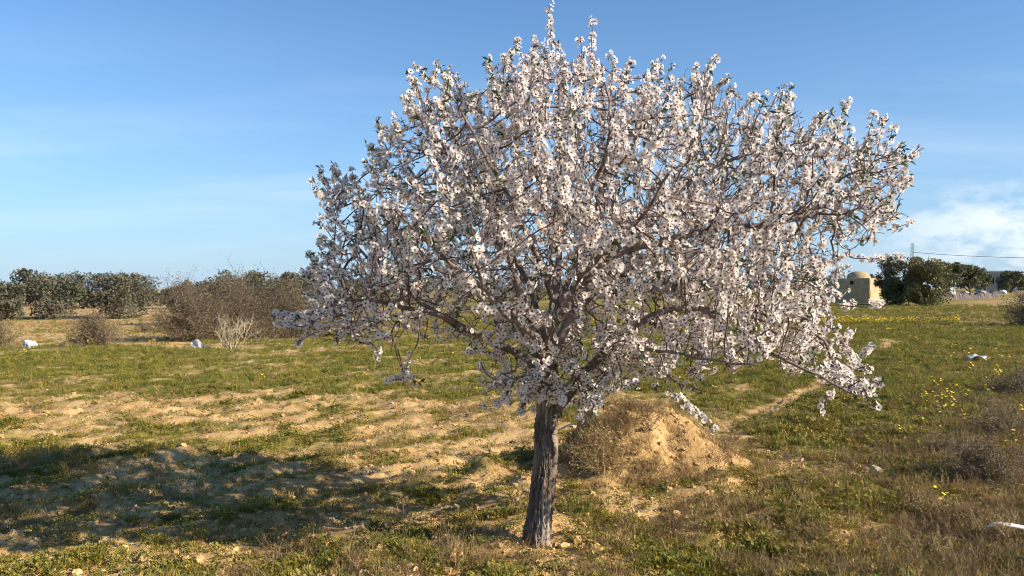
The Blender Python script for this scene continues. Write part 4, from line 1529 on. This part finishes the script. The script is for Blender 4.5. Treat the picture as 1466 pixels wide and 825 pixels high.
# bleached stick
st = Tubes()
pts = smooth_curve([PX(1414, 762, 4.6), PX(1428, 757, 4.6), PX(1450, 759, 4.6), PX(1475, 766, 4.6), PX(1510, 788, 4.6), PX(1540, 805, 4.6)], 0.01)
for p in pts:
    pass
gz0 = gz(pts[0][0], pts[0][1])
pts[:, 2] += 0.03 * (1 - np.linspace(0, 1, len(pts))) + np.linspace(0, 1, len(pts)) ** 3 * (gz(pts[-1][0], pts[-1][1]) - pts[-1][2])
sto = np.array([pts[-1][0], pts[-1][1], gz(pts[-1][0], pts[-1][1])])
st.add(pts - sto, np.interp(np.linspace(0, 1, len(pts)), [0, .06, 1], [.005, .013, .015]), 8)
s0 = pts[3]
st.add(smooth_curve([s0, s0 + np.array([.04, -.02, -.04]), s0 + np.array([.07, -.03, -.10])], 0.01) - sto, 0.004, 5)
so_ = link('bleached_stick', st.mesh('bleached_stick', M['whitewood']))
so_.location = sto
tag(so_, 'bleached white bent stick lying in the dry weeds', 'stick')

# irrigation pipe running from the tree to the mound
ip = Tubes()
px_ = np.array([flat_pt(*q) for q in ((730, 640), (775, 622), (800, 617), (830, 610), (850, 606))])
pts = smooth_curve([(x, y, max(gz(x, y), 0) + 0.012) for x, y in px_], 0.04)
for p in pts:
    p[2] = max(gz(p[0], p[1]), mound_z(p[0], p[1]) if math.hypot(p[0] - MX, p[1] - MY) < MR else -9) + 0.010
pts[1:-1] = (pts[:-2] + pts[2:] + pts[1:-1]) / 3
ip.add(pts, 0.009, 8)
tag(link('irrigation_pipe', ip.mesh('irrigation_pipe', M['pipe'])), 'thin black irrigation pipe running over the soil into the mound', 'pipe')


# ------------------------------------------------------------------ domed tomb
def box(V, Fc, x0, x1, y0, y1, z0, z1, taper=0.0):
    b0 = len(V)
    t = taper
    V += [(x0 - t, y0 - t, z0), (x1 + t, y0 - t, z0), (x1 + t, y1 + t, z0), (x0 - t, y1 + t, z0), (x0, y0, z1), (x1, y0, z1), (x1, y1, z1), (x0, y1, z1)]
    Fc += [tuple(b0 + q for q in f) for f in ((0, 3, 2, 1), (4, 5, 6, 7), (0, 1, 5, 4), (1, 2, 6, 5), (2, 3, 7, 6), (3, 0, 4, 7))]


def wall_block(name, parent, x0, x1, y0, y1, z0, z1, mat, taper=0.0, rough=0.03, seed=1, nsub=10):
    """old rounded masonry block: subdivided box with uneven faces"""
    import bmesh
    bm = bmesh.new()
    V, Fc = [], []
    box(V, Fc, x0, x1, y0, y1, z0, z1, taper)
    vs_ = [bm.verts.new(q) for q in V]
    for f in Fc:
        bm.faces.new([vs_[q] for q in f])
    bmesh.ops.bevel(bm, geom=list(bm.edges), offset=0.06, segments=2, affect='EDGES')
    bmesh.ops.subdivide_edges(bm, edges=[e for e in bm.edges if e.calc_length() > 0.6], cuts=nsub, use_grid_fill=True)
    for q in bm.verts:
        c = q.co
        k = rough * float(fbm(np.array([c.x * 1.3 + c.z + seed]), np.array([c.y * 1.3 - c.z * .8]), 0.7, 3, s=seed % 40)[0])
        q.co = c + Vector((k, k * .7, k * .8 * (1 if c.z > z0 + .3 else 0)))
    me = bpy.data.meshes.new(name)
    bm.to_mesh(me)
    bm.free()
    me.materials.append(mat)
    return link(name, me, parent)


YB = 73.0
cb = at(1245, YB)
rot = math.radians(-43)
tomb = thing('domed_tomb', 'old sandy stone tomb with a low dome and small dark window', 'building', cb, rot)
# local frame: near corner at the origin, shaded front along -x, sunlit side along +y
tomb_wall = wall_block('wall', tomb, -2.95, 0, 0, 2.75, -0.3, 2.28, M['mason'], 0.07, 0.05, 3)
wall_block('annex', tomb, -5.9, -2.98, 0.25, 2.5, -0.3, 2.05, M['mason'], 0.07, 0.06, 9)
wall_block('plinth', tomb, -3.4, 0.35, -0.35, 3.1, -0.4, 0.32, M['mason'], 0.05, 0.05, 17)
dv, dfc = [], []
nr, na = 10, 32
for i in range(nr + 1):
    ph = i / nr * math.pi / 2
    for j in range(na):
        a = j / na * 2 * math.pi
        k = 1 + 0.02 * math.sin(3 * a + i)
        dv.append((-1.48 + 1.02 * k * math.cos(ph) * math.cos(a), 1.38 + 1.02 * k * math.cos(ph) * math.sin(a), 2.20 + 0.16 + 0.62 * math.sin(ph)))
b0 = len(dv)
for j in range(na):
    a = j / na * 2 * math.pi
    dv.append((-1.48 + 1.05 * math.cos(a), 1.38 + 1.05 * math.sin(a), 2.15))
for i in range(nr):
    for j in range(na):
        j2 = (j + 1) % na
        dfc.append((i * na + j, i * na + j2, (i + 1) * na + j2, (i + 1) * na + j))
for j in range(na):
    j2 = (j + 1) % na
    dfc.append((b0 + j, b0 + j2, j2, j))
link('dome', mesh_from('dome', dv, dfc, M['mason'], True), tomb)
V, Fc = [], []
box(V, Fc, -1.72, -1.44, -0.06, 0.10, 1.72, 2.02)
link('window', mesh_from('window', V, Fc, M['dark']), tomb_wall)

# far house
hb = at(1424, 132)
house = thing('house', 'far grey house with white parapet behind the trees', 'building', hb, math.radians(-20))
house_wall = wall_block('wall', house, -2.4, 2.6, -2, 3, -0.3, 3.1, M['grey_wall'], 0.0, 0.0, 5, 2)
wall_block('parapet', house, -2.5, 2.7, -2.1, 3.1, 3.1, 3.38, M['white_wall'], 0.0, 0.0, 6, 2)
for xx in (-1.4, 0.9):
    V, Fc = [], []
    box(V, Fc, xx, xx + 0.9, -2.05, -1.9, 1.2, 2.2)
    link('window', mesh_from('window', V, Fc, M['dark']), house_wall)
hb2 = at(1474, 140)
h2 = thing('house', 'far white house cut by the picture edge', 'building', hb2, math.radians(-15))
h2_wall = wall_block('wall', h2, -1.2, 4.5, -2, 3, -0.3, 2.3, M['white_wall'], 0.0, 0.0, 7, 2)
wall_block('parapet', h2, -1.3, 4.6, -2.1, 3.1, 2.3, 2.5, M['white_wall'], 0.0, 0.0, 8, 2)
V, Fc = [], []
box(V, Fc, -0.2, 0.7, -2.05, -1.9, 0.9, 1.8)
link('window', mesh_from('window', V, Fc, M['dark']), h2_wall)

# rubble bank
bv, bf = [], []
NB_ = 90
p0, p1 = at(1338, 84), at(1430, 88)
for i in range(NB_):
    t = i / (NB_ - 1)
    c = p0.lerp(p1, t)
    hh = 0.95 * (0.75 + 0.5 * float(fbm(np.array([t * 20]), np.array([3.3]), 2.0, 3, s=7)[0])) * min(1, t * 12 + .1, (1 - t) * 12 + .1)
    z0 = gz(c.x, c.y)
    for j in range(9):
        q = j / 8 * 2 - 1
        rr_ = 0.12 * float(fbm(np.array([t * 60]), np.array([q * 4]), 1.0, 2, s=8)[0])
        bv.append((c.x + q * 0.15, c.y + q * 1.1, z0 - 0.1 + hh * (1 - abs(q) ** 2.2) + rr_))
for i in range(NB_ - 1):
    for j in range(8):
        bf.append((i * 9 + j, i * 9 + j + 1, i * 9 + 10 + j, i * 9 + 9 + j))
bank = link('rubble_bank', mesh_from('rubble_bank', bv, bf, M['rubble'], False))
tag(bank, 'long low dark bank of rubble before the far trees', 'bank')
for k, (uu, sz, lab) in enumerate(((1359, 0.34, 'upright white rubble block on the bank beside the olive-green tree'), (1380, 0.28, 'low white rubble block on the middle of the bank'), (1404, 0.28, 'flat white rubble block near the house end of the bank'))):
    c = at(uu, 84 + 4 * (uu - 1338) / 92)
    o = rock('rubble_block', lab, 'stone', c + Vector((0, -0.5, 0.62)), sz, 620 + k, M['white_stone'], 1.1 if k == 0 else 0.5, 0.3)
rock('rubble_block', 'rounded white heap at the foot of the far grey house', 'stone', at(1435, 104), 0.50, 630, M['white_wall'], 0.8, 0.3)


# ------------------------------------------------------------------ power line
def mast(loc, H, label):
    o = thing('lattice_mast', label, 'pylon', loc, 0.3, 'lattice masts of the power line')
    t = Tubes()
    w0, w1 = 0.42, 0.18
    cs = [(-1, -1), (1, -1), (1, 1), (-1, 1)]
    for cx, cy in cs:
        t.add([(cx * w0, cy * w0, -0.5), (cx * w1, cy * w1, H)], 0.06, 4)
    link('legs', t.mesh('legs', M['steel'], False), o)
    t = Tubes()
    n = 14
    for i in range(n):
        za, zb = H * i / n, H * (i + 1) / n
        wa, wb = w0 + (w1 - w0) * i / n, w0 + (w1 - w0) * (i + 1) / n
        for k in range(4):
            a, bb = cs[k], cs[(k + 1) % 4]
            if i % 2:
                a, bb = bb, a
            t.add([(a[0] * wa, a[1] * wa, za), (bb[0] * wb, bb[1] * wb, zb)], 0.03, 3)
    link('bracing', t.mesh('bracing', M['steel'], False), o)
    t = Tubes()
    t.add([(-0.1, 0, H * AF), (0.55, 0, H * AF)], 0.05, 4)
    link('cross_arm', t.mesh('cross_arm', M['steel'], False), o)
    return o


AF = 0.795
m0, m1 = at(1306, 200), at(1800, 170)
zt0 = CAMH + (V0 - 348) / F * 200
mast(m0, zt0 - m0.z, 'thin steel lattice mast rising behind the evergreen trees, carrying the wire')
mast(m1, zt0 - m0.z, 'thin steel lattice mast at the wire end outside the picture')
H_ = (zt0 - m0.z) * AF
a = m0 + Vector((0.45, 0, H_))
bb = m1 + Vector((0.4, 0, H_))
wv = Tubes()
wp = []
for i in range(60):
    t = i / 59
    q = a.lerp(bb, t)
    q.z -= 4 * t * (1 - t) * 1.9
    wp.append(q)
wv.add(np.array(wp) - np.array(a), 0.055, 6)
wo = link('power_cable', wv.mesh('power_cable', M['cable']))
wo.location = a
tag(wo, 'dark overhead cable sagging across the sky from the lattice mast', 'cable')
pl = at(1330, 190)
o = thing('utility_pole', 'small distant pole with crosspiece just above the evergreen tops', 'pole', pl)
t = Tubes()
HP = CAMH + (V0 - 366) / F * 190 - pl.z
t.add([(0, 0, -.4), (0, 0, HP)], 0.09, 6)
link('shaft', t.mesh('shaft', M['steel'], False), o)
t = Tubes()
t.add([(-.55, 0, HP - .7), (.55, 0, HP - .7)], 0.06, 4)
link('cross_arm', t.mesh('cross_arm', M['steel'], False), o)
